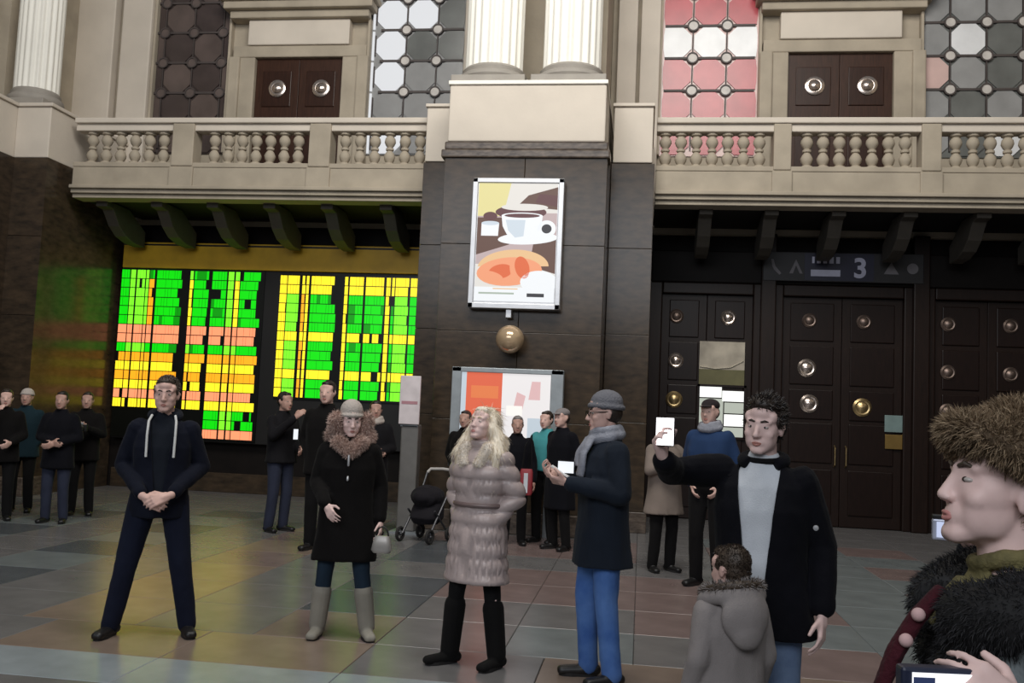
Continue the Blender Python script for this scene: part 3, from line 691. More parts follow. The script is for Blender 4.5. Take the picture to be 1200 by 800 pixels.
WHITE_T = cloth('white_shirt_cloth', (206, 210, 216)); HOODIE = cloth('dark_hoodie_cloth', (28, 32, 40)); CORD = cloth('white_cord', (212, 212, 210))
GKNIT = cloth('grey_knit', (112, 112, 118), bump=0.6, bscale=90); SCARFG = cloth('pale_grey_scarf', (164, 166, 176), rgb2=(120, 122, 132), scale=9, bump=0.5, bscale=90)
PALEKNIT = cloth('pale_beige_knit', (186, 176, 168), bump=0.6, bscale=90)
HAIRD = mat('dark_brown_hair', (46, 36, 30), 0.5, var=0.25, scale=20, stretch=(8, 8, 1)); HAIRB = mat('black_brown_hair', (34, 28, 26), 0.5, var=0.25, scale=20)
HAIRL = mat('platinum_blond_hair', (240, 228, 208), 0.42, var=0.12, scale=14, stretch=(8, 8, 1)); HAIRL2 = mat('honey_blond_hair', (220, 202, 172), 0.42, var=0.12, scale=14)
HAIRM = mat('mid_brown_hair', (76, 64, 54), 0.55, var=0.25, scale=20); HAIRG = mat('grey_hair', (128, 122, 120), 0.55, var=0.2, scale=20)
FURB = mat('brown_fur', (136, 114, 88), 0.8, var=0.2); FURB2 = mat('dark_brown_fur', (98, 80, 60), 0.8, var=0.2); FURB3 = mat('light_brown_fur', (172, 150, 122), 0.8, var=0.2)
FURP = mat('rosy_beige_fur', (166, 138, 126), 0.8, var=0.2); FURP2 = mat('mushroom_fur', (108, 86, 80), 0.8, var=0.2); FURK = mat('black_fur', (24, 23, 24), 0.75, var=0.2); FURK2 = mat('charcoal_fur', (38, 37, 40), 0.75, var=0.2)
FURW = mat('cream_fur', (226, 216, 204), 0.8, var=0.12)

def hand(mb, W, d, n, side, curl=0.35, r=1.0, spread=0.14, fat=1.0):
    """palm, four fingers of unequal length and a thumb; W wrist, d finger direction, n direction the palm faces"""
    W = Vector(W); d = Vector(d).normalized(); n = Vector(n); n = (n - d*n.dot(d)).normalized()
    t = d.cross(n) if side == 'R' else n.cross(d)
    kn = []
    offs = (0.034, 0.0118, -0.0108, -0.032); lens = (0.074, 0.083, 0.076, 0.060)
    for o_, L in zip(offs, lens):
        K = W + d*(0.092 - abs(o_-0.008)*0.18)*r + t*o_*r
        mb.cap(W + t*o_*0.55*r, 0.0155*r, K, 0.0118*r*fat, 8)
        kn.append(K)
    mb.cap(W - d*0.03*r, 0.025*r, W + d*0.03*r, 0.024*r, 10)
    mb.ell(W + d*0.052*r + t*0.001*r, (0.042*r, 0.050*r, 0.0135*r), Matrix((t, d, n)).transposed(), 14, 10)
    for K, o_, L in zip(kn, offs, lens):
        a = 0.15 + curl*0.9; p = K; rr = 0.0087*r*fat; dirv = d + t*o_*spread*10; dirv.normalize()
        for frac, step in ((0.46, 0), (0.30, curl*1.1), (0.24, curl*0.8)):
            a += step; q = p + (dirv*math.cos(a) + n*math.sin(a))*L*frac*r
            mb.cap(p, rr, q, rr*0.92, 8); p = q; rr *= 0.92
    b = W + d*0.022*r + t*0.028*r + n*0.006*r
    q = b + (d*0.62 + t*0.70 + n*0.3).normalized()*0.045*r
    q2 = q + (d*0.85 + t*0.2 + n*(0.25+curl*0.5)).normalized()*0.036*r
    mb.cap(W + d*0.005*r + t*0.015*r, 0.016*r, b, 0.0145*r, 8); mb.cap(b, 0.0135*r, q, 0.0115*r*fat, 8); mb.cap(q, 0.0113*r*fat, q2, 0.0098*r*fat, 8)

def headparts(mb, T, female=False, mouth=0.0):
    """T maps head space (face to -Y, origin between the eyes' level and the ears) to the figure"""
    R3 = T.to_3x3(); s = T.to_scale()[0]; Rn = T.to_quaternion().to_matrix()
    P = lambda x, y, z: T @ Vector((x, y, z))
    E_ = lambda c, r: mb.ell(P(*c), [k*s for k in r], Rn, 18, 12)
    C_ = lambda a, ra, b, rb: mb.cap(P(*a), ra*s, P(*b), rb*s, 8)
    j = 0.92 if female else 1.0
    E_((0, 0.018, 0.030), (0.076, 0.096, 0.090))          # cranium
    E_((0, -0.020, 0.0), (0.068, 0.072, 0.085))           # face mass
    E_((0, -0.030, -0.060), (0.056*j, 0.056, 0.052))      # jaw
    C_((-0.040*j, -0.015, -0.070), 0.022, (-0.012, -0.070, -0.098), 0.020); C_((0.040*j, -0.015, -0.070), 0.022, (0.012, -0.070, -0.098), 0.020)
    E_((0, -0.076, -0.098), (0.019, 0.017, 0.015))        # chin
    C_((-0.045, -0.070, 0.026), 0.012, (0.045, -0.070, 0.026), 0.012)   # brow
    C_((0, -0.080, 0.02), 0.011, (0, -0.085, 0.024), 0.011)
    for sx in (-1, 1):
        E_((sx*0.040, -0.058, -0.028), (0.026, 0.024, 0.024))   # cheekbones
        E_((sx*0.034*j, -0.042, -0.048), (0.030, 0.036, 0.052)); E_((sx*0.044*j, -0.022, -0.045), (0.024, 0.042, 0.050)); E_((sx*0.045, -0.030, -0.010), (0.027, 0.040, 0.042))
        E_((sx*0.052, -0.045, 0.045), (0.020, 0.026, 0.028))
        E_((sx*0.0775, 0.012, -0.008), (0.010, 0.019, 0.032)); C_((sx*0.082, 0.022, 0.015), 0.007, (sx*0.086, 0.028, 0.0), 0.007)
    ny = 0.005 if female else 0.0
    C_((0, -0.086, 0.012), 0.009, (0, -0.106+ny, -0.028), 0.0125)   # nose
    E_((0, -0.108+ny, -0.032), (0.013, 0.012, 0.011)); E_((-0.012, -0.096, -0.036), (0.0085, 0.010, 0.008)); E_((0.012, -0.096, -0.036), (0.0085, 0.010, 0.008))
    E_((0, -0.074, -0.064), (0.031, 0.019, 0.024)); E_((0, -0.05, 0.06), (0.05, 0.036, 0.035))

def person(label, loc, heading, H=1.75, vox=0.0065, pose=None, head=(0, 0, 0), skin=None, lips=None, female=False, wear=None, detail=True, hands=(0.35, 0.35), handdir=None, group=None, mouth=0.0, bulk=1.0, dec=0.4, smi=4):
    s = H/1.75
    J = dict(neck=(0, 0.015, 1.47), head=(0, -0.02, 1.632), shR=(-0.166, 0.012, 1.405), shL=(0.166, 0.012, 1.405), elR=(-0.235, 0.04, 1.13), elL=(0.235, 0.04, 1.13),
             wrR=(-0.25, -0.06, 0.885), wrL=(0.25, -0.06, 0.885), hipR=(-0.092, 0, 0.92), hipL=(0.092, 0, 0.92), knR=(-0.105, -0.02, 0.5), knL=(0.105, -0.02, 0.5),
             anR=(-0.115, 0.03, 0.085), anL=(0.115, 0.03, 0.085), toR=(-0.2, -1, 0), toL=(0.2, -1, 0))
    J.update(pose or {})
    for k in J: J[k] = Vector(J[k]) * (1 if k[:2] == 'to' else s)
    t = thing('person', label, 'person', (loc[0], loc[1], 0), rad(heading), group)
    skin = skin or SKIN
    yaw, pit, rol = [rad(a) for a in head]
    T = Matrix.Translation(J['head']) @ Matrix.Rotation(yaw, 4, 'Z') @ Matrix.Rotation(rol, 4, 'Y') @ Matrix.Rotation(pit, 4, 'X') @ Matrix.Scale(s if H > 1.4 else s*1.17, 4)
    mb = MB(); headparts(mb, T, female, mouth)
    mb.cap(J['neck']-Vector((0, 0, 0.06*s)), 0.062*s, T @ Vector((0, 0.02, -0.05)), 0.054*s, 14)
    mb.cap(J['neck']-Vector((0.075*s, 0, 0.085*s)), 0.045*s, J['neck']-Vector((-0.075*s, 0, 0.085*s)), 0.045*s)
    mb.ell((0, 0.0, 1.28*s), (0.155*s, 0.10*s, 0.19*s)); mb.ell((0, 0, 1.03*s), (0.135*s, 0.095*s, 0.19*s)); mb.ell((0, 0.01*s, 0.94*s), (0.15*s, 0.105*s, 0.11*s))
    for q, sd in (('R', 0), ('L', 1)):
        mb.limb([J['sh'+q], J['el'+q], J['wr'+q]], [0.054*s, 0.042*s, 0.028*s])
        dflt = (J['wr'+q]-J['el'+q]).normalized()
        hd = (handdir or {}).get(q, (dflt, Vector((1 if q == 'R' else -1, 0.15, 0))))
        hand(mb, J['wr'+q]+Vector(hd[0]).normalized()*0.03*s, hd[0], hd[1], q, hands[sd], s*(0.95 if female else 1.02), fat=1.0 if detail else 1.2)
        mb.limb([J['hip'+q], J['kn'+q], J['an'+q]], [0.078*s, 0.055*s, 0.038*s])
        td = J['to'+q].normalized(); mb.cap(J['an'+q]-Vector((0, 0, 0.045*s)), 0.03*s, J['an'+q]+td*0.12*s-Vector((0, 0, 0.055*s)), 0.024*s)
    me = fuse(mb, vox*s, smi, dec)
    me.materials.append(skin); smooth(me); link('body', me, t)
    lm = MB(); hs_ = T.to_scale()[0]; PP_ = lambda *a: T @ Vector(a)
    wd = 0.022+mouth
    lm.tube([PP_(-wd, -0.0805, -0.0675+mouth), PP_(-0.012, -0.0905, -0.0645), PP_(-0.005, -0.094, -0.0625), PP_(0, -0.0935, -0.0635), PP_(0.005, -0.094, -0.0625), PP_(0.012, -0.0905, -0.0645), PP_(wd, -0.0805, -0.0675+mouth)], [k*hs_ for k in (0.001, 0.0036, 0.0042, 0.004, 0.0042, 0.0036, 0.001)], 8)
    lm.tube([PP_(-wd, -0.0805, -0.068+mouth), PP_(-0.012, -0.0895, -0.0725), PP_(0, -0.0925, -0.0745), PP_(0.012, -0.0895, -0.0725), PP_(wd, -0.0805, -0.068+mouth)], [k*hs_ for k in (0.001, 0.0042, 0.0052, 0.0042, 0.001)], 8)
    lo_ = fuse(lm, 0.0022*hs_, 2, 0.5) if detail else lm.mesh('lips', [])
    lo_.materials.append(lips or LIPS); smooth(lo_); link('lips', lo_, t)
    hs = T.to_scale()[0]; Rn = T.to_quaternion().to_matrix()
    for sx in (-1, 1):
        e = MB(); c = T @ Vector((sx*0.031, -0.0745, 0.004)); e.ell(c, (0.0138*hs, 0.0118*hs, 0.0062*hs), Rn, 12, 8)
        c2 = T @ Vector((sx*0.031, -0.0795, 0.004)); e.ell(c2, (0.0066*hs, 0.0076*hs, 0.0058*hs), Rn, 10, 8, 1)
        obj('eye', e, [EYEW, IRIS], t, True, ang=80)
    return t, J, T, s

def brows(t, T, m):
    s = T.to_scale()[0]
    for sx in (-1, 1):
        e = MB(); e.tube([T @ Vector((sx*0.013, -0.0895, 0.027)), T @ Vector((sx*0.03, -0.087, 0.033)), T @ Vector((sx*0.05, -0.072, 0.026))], [0.0042*s, 0.0046*s, 0.0025*s], 6)
        obj('eyebrow', e, m, t, True)
def short_hair(t, T, m, m2, n=2500, L=0.03, top=0.0, vox=0.007):
    s = T.to_scale()[0]; Rn = T.to_quaternion().to_matrix(); mb = MB(); P = lambda *a: T @ Vector(a)
    mb.ell(P(0, 0.034, 0.045+top/2), [k*s for k in (0.081, 0.092, 0.089+top/2)], Rn, 20, 14); mb.ell(P(0, 0.055, 0.0), [k*s for k in (0.073, 0.066, 0.075)], Rn, 18, 12)
    mb.ell(P(0, -0.03, 0.093+top), [k*s for k in (0.058, 0.05, 0.028+top)], Rn)
    for sx in (-1, 1): mb.ell(P(sx*0.07, -0.01, 0.03), [k*s for k in (0.012, 0.026, 0.034)], Rn)
    o = organic('hair', mb, m, t, vox*s, 3, 0.5, lambda c, n_: wob(c, 90)*0.0025*s)
    if n: fur('hair_strands', o.data, [m, m2], t, n, L*s, 0.005*s, (0, 0, 0.0), 0.35, comb=lambda p, nn: nn*0.5+np.array(Rn @ Vector((0.15, 0.55, 0.1)))[None, :])
def torso(t, J, s, name, m, hem, hemr, top=1.47, bulk=1.0, waist=(0.185, 0.13), vox=0.010, sleeves=True, folds=0.006, seed=0.0, cut=None, solid=0.0, collar=True, disp=None, sl=1.0, lean=None, dec=0.5, wr_back=0.0, sway=0.0, skirt_dx=0.0):
    b = bulk*s; mb = MB(); zz = lambda z: z*s
    ms = skirt_dx
    secs = [(ms*s, 0.005*s, zz(hem), hemr[0]*s, hemr[1]*s), (ms*0.6*s, 0.0, zz((hem+0.93)/2), (hemr[0]*0.5+0.1)*s, (hemr[1]*0.5+0.068)*s*1.02),
            (0, 0, zz(0.97), 0.19*b, 0.132*b), (0, 0, zz(1.1), waist[0]*b, waist[1]*b), (0, 0.0, zz(1.27), 0.198*b, 0.135*b), (0, 0.005, zz(1.37), 0.188*b, 0.118*b), (0, 0.01, zz(1.432), 0.14*b, 0.09*b), (0, 0.012, zz(1.475), 0.09*b, 0.075*b)]
    secs = [q for q in secs if q[2] >= zz(hem)-1e-6]
    if hem > 0.95: secs = [(0, 0, zz(hem), hemr[0]*s, hemr[1]*s)] + [q for q in secs if q[2] > zz(hem)+0.02]
    secs.sort(key=lambda q: q[2]); mb.loft(secs)
    if collar: mb.tube([J['neck']-Vector((0, 0, 0.04*s)), J['neck']+Vector((0, -0.002, 0.05*s))], [0.088*b, 0.074*b], 18)
    if sleeves:
        for q in 'RL':
            w_ = J['wr'+q] + (J['el'+q]-J['wr'+q])*wr_back
            mb.limb([J['sh'+q]-Vector((0, 0, 0.012*s)), J['el'+q], w_], [0.073*b*sl, 0.060*b*sl, 0.047*b*sl], 14)
    f = disp or (lambda c, n: cloth_folds(folds*s, seed)(c, n))
    return organic(name, mb, m, t, (0.007 if cut else vox)*s, 3, None if cut else dec, f, cut, solid)
def trousers(t, J, s, m, cuff=0.08, r=(0.098, 0.074, 0.062), vox=0.010, seed=1.0, dec=0.5, name='trousers'):
    mb = MB(); mb.ell((0, 0.005*s, 0.95*s), (0.168*s, 0.122*s, 0.12*s))
    for q in 'RL':
        end = J['an'+q]+(J['kn'+q]-J['an'+q])*((cuff-0.08)/0.42) - Vector((0, 0, 0.02*s))
        mb.limb([J['hip'+q], J['kn'+q], end], [r[0]*s, r[1]*s, r[2]*s], 14)
    return organic(name, mb, m, t, vox*s, 3, dec, cloth_folds(0.005*s, seed))
def shoes(t, J, s, m, shaft=0.0, vox=0.008, name='shoe', r=1.0, dec=0.5):
    for q in 'RL':
        a = J['an'+q]; td = J['to'+q].normalized(); z0 = Vector((a.x, a.y, 0)); mb = MB(); sd = td.cross(Vector((0, 0, 1)))
        for o_ in (-0.012, 0.012):
            mb.cap(z0-td*0.045*s+sd*o_*s+Vector((0,0,0.04*s)), 0.036*s*r, z0+td*0.165*s+sd*o_*s+Vector((0,0,0.030*s)), 0.029*s*r, 12)
        mb.cap(z0+td*0.02*s+Vector((0,0,0.05*s)), 0.042*s*r, a+Vector((0,0,0.03*s)), 0.048*s*r, 12)
        if shaft: mb.limb([a, a+(J['kn'+q]-a)*shaft], [0.060*s*r, 0.068*s*r], 14)
        o = organic(name, mb, m, t, vox*s, 2, dec)
        c = verts(o.data); c[:, 2] = np.maximum(c[:, 2], 0.012*s); o.data.vertices.foreach_set('co', c.ravel())
        k = MB(); pts = []
        for i in range(20):
            an = 2*PI*i/20; L = 0.115*s; W_ = 0.045*s*r*(1.0 if math.cos(an) > 0 else 0.85)
            p = z0 + td*(0.06*s+L*math.copysign(abs(math.cos(an))**0.8, math.cos(an))*1.05) + sd*W_*math.copysign(abs(math.sin(an))**0.8, math.sin(an)); pts.append((p.x, p.y))
        k.prism(pts, 0.0, 0.022*s, 'z'); obj('sole', k, SOLE, o)
def beanie(t, T, m, vox=0.006, rim=True, h=0.0):
    s = T.to_scale()[0]; Rn = T.to_quaternion().to_matrix(); mb = MB(); P = lambda *a: T @ Vector(a)
    mb.ell(P(0, 0.022, 0.058+h/2), [k*s for k in (0.087, 0.104, 0.078+h/2)], Rn, 22, 14)
    if rim: mb.tube([P(0.082*math.cos(a), 0.02+0.103*math.sin(a), 0.04+0.012*math.sin(a)*-1) for a in np.linspace(0, 2*PI, 25)], 0.017*s, 8)
    return organic('hat', mb, m, t, vox*s, 3, 0.5, lambda c, n: 0.0015*s*np.sin(np.arctan2(c[:,1]-P(0,0.02,0).y, c[:,0]-P(0,0.02,0).x)*40))
def scarf_ring(t, J, s, m, r=0.085, th=0.036, tails=(), vox=0.008, name='scarf', dz=0.0, tw=0.045):
    mb = MB(); c = J['neck']+Vector((0, 0, dz*s))
    mb.tube([c+Vector((r*s*1.05*math.cos(a), r*s*math.sin(a)*1.0-0.008*s, 0.02*s+0.02*s*math.sin(a))) for a in np.linspace(0, 2*PI, 25)], th*s, 12)
    mb.tube([c+Vector((r*s*0.95*math.cos(a), r*s*math.sin(a)*0.95-0.012*s, 0.055*s+0.015*s*math.sin(a+0.6))) for a in np.linspace(0, 2*PI, 25)], th*0.8*s, 12)
    for pts in tails: mb.tube([Vector(p)*s for p in pts], [tw*s]*len(pts), 12, flat=0.4)
    return organic(name, mb, m, t, vox*s, 2, 0.5, cloth_folds(0.004*s, 5.0, 1.6))

# --- man with clasped hands -------------------------------------------------
p, J, T, s = person('man in dark navy jacket with white hoodie cords, hands clasped, legs apart', (-3.35, 6.3), 22, 1.80, 0.0062,
    dict(elR=(-0.255, 0.05, 1.14), elL=(0.255, 0.05, 1.14), wrR=(-0.085, -0.215, 0.955), wrL=(0.095, -0.215, 0.965), hipR=(-0.1, 0, 0.92), hipL=(0.1, 0, 0.92), knR=(-0.175, -0.02, 0.5), knL=(0.165, -0.02, 0.5), anR=(-0.255, 0.02, 0.085), anL=(0.235, 0.02, 0.085), toR=(-0.35, -1, 0), toL=(0.25, -1, 0)),
    head=(-4, 3, 0), hands=(0.55, 0.5), handdir={'R': (Vector((0.86, -0.3, -0.42)), Vector((0.2, 0.95, -0.2))), 'L': (Vector((-0.86, -0.42, -0.3)), Vector((-0.1, 0.9, -0.4)))})
short_hair(p, T, HAIRM, HAIRD, 2600, 0.011); brows(p, T, HAIRD)
torso(p, J, s, 'hoodie', HOODIE, 0.86, (0.17, 0.12), bulk=0.85, sleeves=False, seed=2)
torso(p, J, s, 'jacket', NAVYJ, 0.80, (0.19, 0.145), bulk=1.0, seed=4, solid=0.012, cut=vee(s, 0.0, 1.0, 0.03, 1.46, 0.085, 0.98, -0.03), wr_back=0.12)
cm = MB()
for sx in (-1, 1):
    cm.tube([(sx*0.075*s, -0.085*s, 1.49*s), (sx*0.088*s, -0.135*s, 1.45*s), (sx*0.09*s, -0.158*s, 1.36*s), (sx*0.088*s, -0.162*s, 1.21*s)], 0.0085*s, 8)
    obj('drawcord', cm, CORD, p, True); cm = MB()
hb = MB(); hb.tube([J['neck']+Vector((0.085*s*math.cos(a), 0.095*s*math.sin(a), (0.02+0.025*math.sin(a))*s)) for a in np.linspace(-0.2*PI, 1.2*PI, 18)], 0.035*s, 10); organic('hood', hb, HOODIE, p, 0.01, 2, 0.5)
trousers(p, J, s, TROUS, seed=3); shoes(p, J, s, SHOE)

# --- woman in black coat with fur ------------------------------------------
p, J, T, s = person('woman in black coat with fur hood, pale knit hat and light grey boots', (-2.1, 6.68), 16, 1.66, 0.0062,
    dict(elR=(-0.235, 0.02, 1.16), elL=(0.25, 0.05, 1.14), wrR=(-0.155, -0.2, 1.02), wrL=(0.262, -0.02, 0.9), knR=(-0.135, -0.02, 0.5), knL=(0.14, -0.04, 0.5), anR=(-0.17, 0.02, 0.085), anL=(0.2, -0.02, 0.085)),
    head=(10, 8, 0), skin=SKIN2, female=True, hands=(0.3, 0.4), handdir={'R': (Vector((0.45, -0.55, -0.7)), Vector((0.5, 0.8, 0.1)))})
brows(p, T, HAIRD); beanie(p, T, PALEKNIT, h=0.03)
torso(p, J, s, 'coat', BLACKC, 0.58, (0.25, 0.17), bulk=1.08, seed=6, vox=0.01)
hm = MB(); nk = J['neck']
for a in np.linspace(-0.28*PI, 1.28*PI, 22):
    pass
ringp = [T @ Vector((0.12*math.cos(a), 0.045+0.03*math.sin(a)*-1-0.05*abs(math.cos(a)), 0.0+0.105*math.sin(a))) for a in np.linspace(-0.42*PI, 0.18*PI, 10)]
ringq = [T @ Vector((-0.12*math.cos(a), 0.045+0.03*math.sin(a)*-1-0.05*abs(math.cos(a)), 0.0+0.105*math.sin(a))) for a in np.linspace(-0.42*PI, 0.18*PI, 10)]
hm.tube(ringp, [0.03, 0.042, 0.048, 0.05, 0.05, 0.048, 0.046, 0.042, 0.036, 0.025], 10); hm.tube(ringq, [0.03, 0.042, 0.048, 0.05, 0.05, 0.048, 0.046, 0.042, 0.036, 0.025], 10)
hm.tube([nk+Vector((0.13*math.cos(a), 0.09*math.sin(a)+0.02, 0.04)) for a in np.linspace(-0.15*PI, 1.15*PI, 16)], 0.05, 10)
hm.tube([nk+Vector((-0.1, -0.07, 0.02)), nk+Vector((-0.02, -0.115, -0.05)), nk+Vector((0.0, -0.12, -0.1))], [0.045, 0.04, 0.03], 10); hm.tube([nk+Vector((0.1, -0.07, 0.02)), nk+Vector((0.03, -0.115, -0.05)), nk+Vector((0.0, -0.12, -0.1))], [0.045, 0.04, 0.03], 10)
FURP3 = mat('pale_rosy_fur', (206, 180, 168), 0.8, var=0.15)
o = organic('fur_trim', hm, FURP, p, 0.012, 2, 0.5)
fur('fur_hairs', o.data, [FURP3, FURP3, FURP], o, 11000, 0.028, 0.0035, (0, 0, -0.25), 0.45)
hb = MB(); hb.ell(nk+Vector((0, 0.13, 0.02)), (0.13, 0.07, 0.12)); organic('hood', hb, BLACKC, p, 0.014, 2, 0.5)
for z0, z1 in ((1.37, 1.30), (1.21, 1.19)):
    zp = MB(); zp.cap((0.0, -0.152*s, z0*s), 0.009, (0, -0.156*s, z1*s), 0.009); obj('clasp', zp, ALU, p, True)
trousers(p, J, s, TEALJ, 0.3, (0.095, 0.064, 0.056)); shoes(p, J, s, cloth('pale_grey_suede', (142, 138, 128)), 0.62, name='boot', r=1.08)
glv = MB(); gd = Vector((0.45, -0.55, -0.7)).normalized()
hbag = thing('handbag', 'small silver-grey handbag hanging from the fur hooded woman\'s hand', 'bag', (-1.805, 6.62, 0.62))
hbm = MB(); hbm.loft([(0,0,0,0.06,0.03),(0,0,0.02,0.075,0.04),(0,0,0.09,0.062,0.034),(0,0,0.12,0.05,0.02)], 20, 3.2); obj('pouch', hbm, mat('silver_grey_leather', (158, 154, 150), 0.35, 0.2), hbag, True)
hbm = MB(); hbm.tube([(0.045*math.cos(a), 0, 0.11+0.075*math.sin(a)) for a in np.linspace(0, PI, 12)], 0.006, 6); obj('strap', hbm, SHOE, hbag, True)

# --- blonde woman in puffer coat -------------------------------------------
p, J, T, s = person('blonde woman in long shiny taupe puffer coat and black boots, looking up', (-1.05, 6.25), -26, 1.68, 0.0062,
    dict(head=(0, 0.0, 1.632), elR=(-0.255, 0.06, 1.15), elL=(0.255, 0.08, 1.15), wrR=(-0.15, -0.02, 0.985), wrL=(0.15, -0.02, 0.985), knR=(-0.10, -0.08, 0.5), knL=(0.12, 0.03, 0.49), anR=(-0.13, -0.09, 0.085), anL=(0.185, 0.02, 0.085), toR=(-0.45, -1, 0), toL=(0.0, -1, 0)),
    head=(-4, -16, 0), skin=SKIN2, lips=LIPS2, female=True, hands=(0.4, 0.4))
brows(p, T, HAIRL2)
def quilt(c, n):
    z = c[:, 2]/s; ph = z/0.105; return 0.024*(np.abs(np.sin(PI*ph))**0.5-0.6) + cloth_folds(0.0022, 3)(c, n)
torso(p, J, s, 'puffer_coat', PUFF, 0.565, (0.235, 0.17), bulk=1.08, waist=(0.155, 0.115), disp=quilt, vox=0.009, sl=1.02, dec=0.6)
cl = MB(); cl.tube([J['neck']+Vector((0.125*math.cos(a), 0.11*math.sin(a)+0.01, 0.02+0.025*math.sin(a))) for a in np.linspace(-0.3*PI, 1.3*PI, 20)], 0.042, 10)
cl.tube([J['neck']+Vector((-0.1, -0.07, 0.0)), J['neck']+Vector((-0.05, -0.13, -0.12))], [0.045, 0.035]); cl.tube([J['neck']+Vector((0.1, -0.07, 0.0)), J['neck']+Vector((0.05, -0.13, -0.12))], [0.045, 0.035])
o = organic('fur_collar', cl, FURW, p, 0.011, 2, 0.5); fur('fur_hairs', o.data, [FURW, HAIRL, FURW], o, 9000, 0.016, 0.0025, (0, 0, -0.3), 0.5)
bt = MB(); bt.tube([(0.186*s*math.cos(a), 0.136*s*math.sin(a), 1.085*s) for a in np.linspace(0, 2*PI, 33)], 0.016, 8); obj('belt', bt, mat('taupe_belt', (110, 94, 92), 0.4), p, True)
Rn = T.to_quaternion().to_matrix(); P = lambda *a: T @ Vector(a)
hm = MB(); hm.ell(P(0, 0.036, 0.044), (0.084, 0.096, 0.09), Rn, 20, 14); hm.ell(P(0, -0.028, 0.092), (0.06, 0.05, 0.03), Rn)
nb_ = J['neck']
hm.ell(P(0, 0.07, -0.03), (0.085, 0.06, 0.11), Rn)
hm.tube([P(0.0, 0.09, 0.0), nb_+Vector((0, 0.125, 0.0)), nb_+Vector((0.02, 0.155, -0.14)), nb_+Vector((0.02, 0.15, -0.25))], [0.09, 0.1, 0.085, 0.03], 16, flat=0.6)
for sx, L in ((1, 0.24), (-1, 0.16)):
    hm.tube([P(sx*0.066, 0.02, 0.06), P(sx*0.088, 0.01, -0.02), nb_+Vector((sx*0.115, 0.0, 0.07)), nb_+Vector((sx*0.15, -0.045, -0.04)), nb_+Vector((sx*0.14, -0.075, -L))], [0.03, 0.036, 0.05, 0.055, 0.015], 12)
o = organic('hair', hm, HAIRL, p, 0.008, 3, 0.6, lambda c, n: 0.0035*np.sin(np.arctan2(c[:,1]-nb_.y, c[:,0])*46+np.sin(c[:,2]*30)))
fur('hair_strands', o.data, [HAIRL, HAIRL, HAIRL2], o, 9000, 0.07, 0.003, (0, 0, -0.5), 0.05, comb=lambda q, nn: nn*0.02+np.array([0, 0.45, -1.0])[None, :]-nn*(nn @ np.array([0, 0.45, -1.0]))[:, None])
trousers(p, J, s, BLACKT, 0.2, (0.09, 0.06, 0.05)); shoes(p, J, s, cloth('black_suede', (20, 19, 19)), 0.75, name='boot', r=1.1)

# --- man with grey beanie ---------------------------------------------------
p, J, T, s = person('man with grey beanie, glasses and pale scarf in dark blue coat and bright jeans', (-0.22, 6.08), -68, 1.80, 0.0062,
    dict(elR=(-0.23, -0.02, 1.16), elL=(0.24, 0.02, 1.15), wrR=(-0.09, -0.26, 1.23), wrL=(0.12, -0.25, 1.2), knR=(-0.1, -0.05, 0.5), knL=(0.1, 0.0, 0.5), anR=(-0.12, -0.02, 0.085), anL=(0.12, 0.05, 0.085)),
    head=(-6, 4, 0), hands=(0.6, 0.6), handdir={'R': (Vector((0.35, -0.85, 0.2)), Vector((0.6, 0.2, 0.75))), 'L': (Vector((-0.45, -0.85, 0.15)), Vector((-0.5, 0.1, 0.8)))})
brows(p, T, HAIRD); beanie(p, T, GKNIT, h=0.012)
g = MB(); P = lambda *a: T @ Vector(a)
for sx in (-1, 1):
    g.tube([P(sx*0.032+0.023*math.cos(a), -0.1, 0.004+0.017*math.sin(a)) for a in np.linspace(0, 2*PI, 17)], 0.003, 6)
    g.tube([P(sx*0.055, -0.1, 0.008), P(sx*0.075, -0.06, 0.01), P(sx*0.083, 0.01, 0.01)], 0.0028, 6)
g.tube([P(-0.01, -0.101, 0.008), P(0.01, -0.101, 0.008)], 0.0028, 6); obj('glasses', g, mat('black_glasses_frame', (20, 18, 18), 0.3), p, True)
sd_ = MB(); sd_.ell(P(0, 0.04, 0.0), (0.08, 0.085, 0.075), T.to_quaternion().to_matrix()); organic('hair', sd_, HAIRD, p, 0.009, 2, 0.5)
torso(p, J, s, 'coat', DKBLUE, 0.70, (0.215, 0.185), bulk=1.10, seed=9)
scarf_ring(p, J, s, SCARFG, tails=([(0.03, -0.1, 1.48), (0.035, -0.155, 1.38), (0.03, -0.17, 1.24)], [(-0.04, -0.1, 1.48), (-0.04, -0.155, 1.38), (-0.04, -0.165, 1.3)]))
trousers(p, J, s, BLUEJ, seed=5); shoes(p, J, s, SHOE)
ph = thing('smartphone', 'phone with a bright screen held up by the man with grey beanie', 'phone', (-0.44, 5.94, 1.33), rad(-18))
part('phone_body', ph, HOUS, b=(-0.075, 0.04, -0.006, 0.006, -0.04, 0.04), bevel=0.004); part('screen', ph, emis('phone_screen_glow', (236, 240, 246), 1.0), b=(-0.07, 0.036, -0.008, -0.0055, -0.035, 0.036))
pp = tag(obj('paper_sheet', MB().prism([(-0.55,1.335),(-0.545,1.34),(-0.42,1.265),(-0.425,1.26)], 5.86, 5.98, 'y'), mat('white_paper', (222, 220, 218), 0.7)), 'folded pale paper in the hand of the man with grey beanie', 'paper')

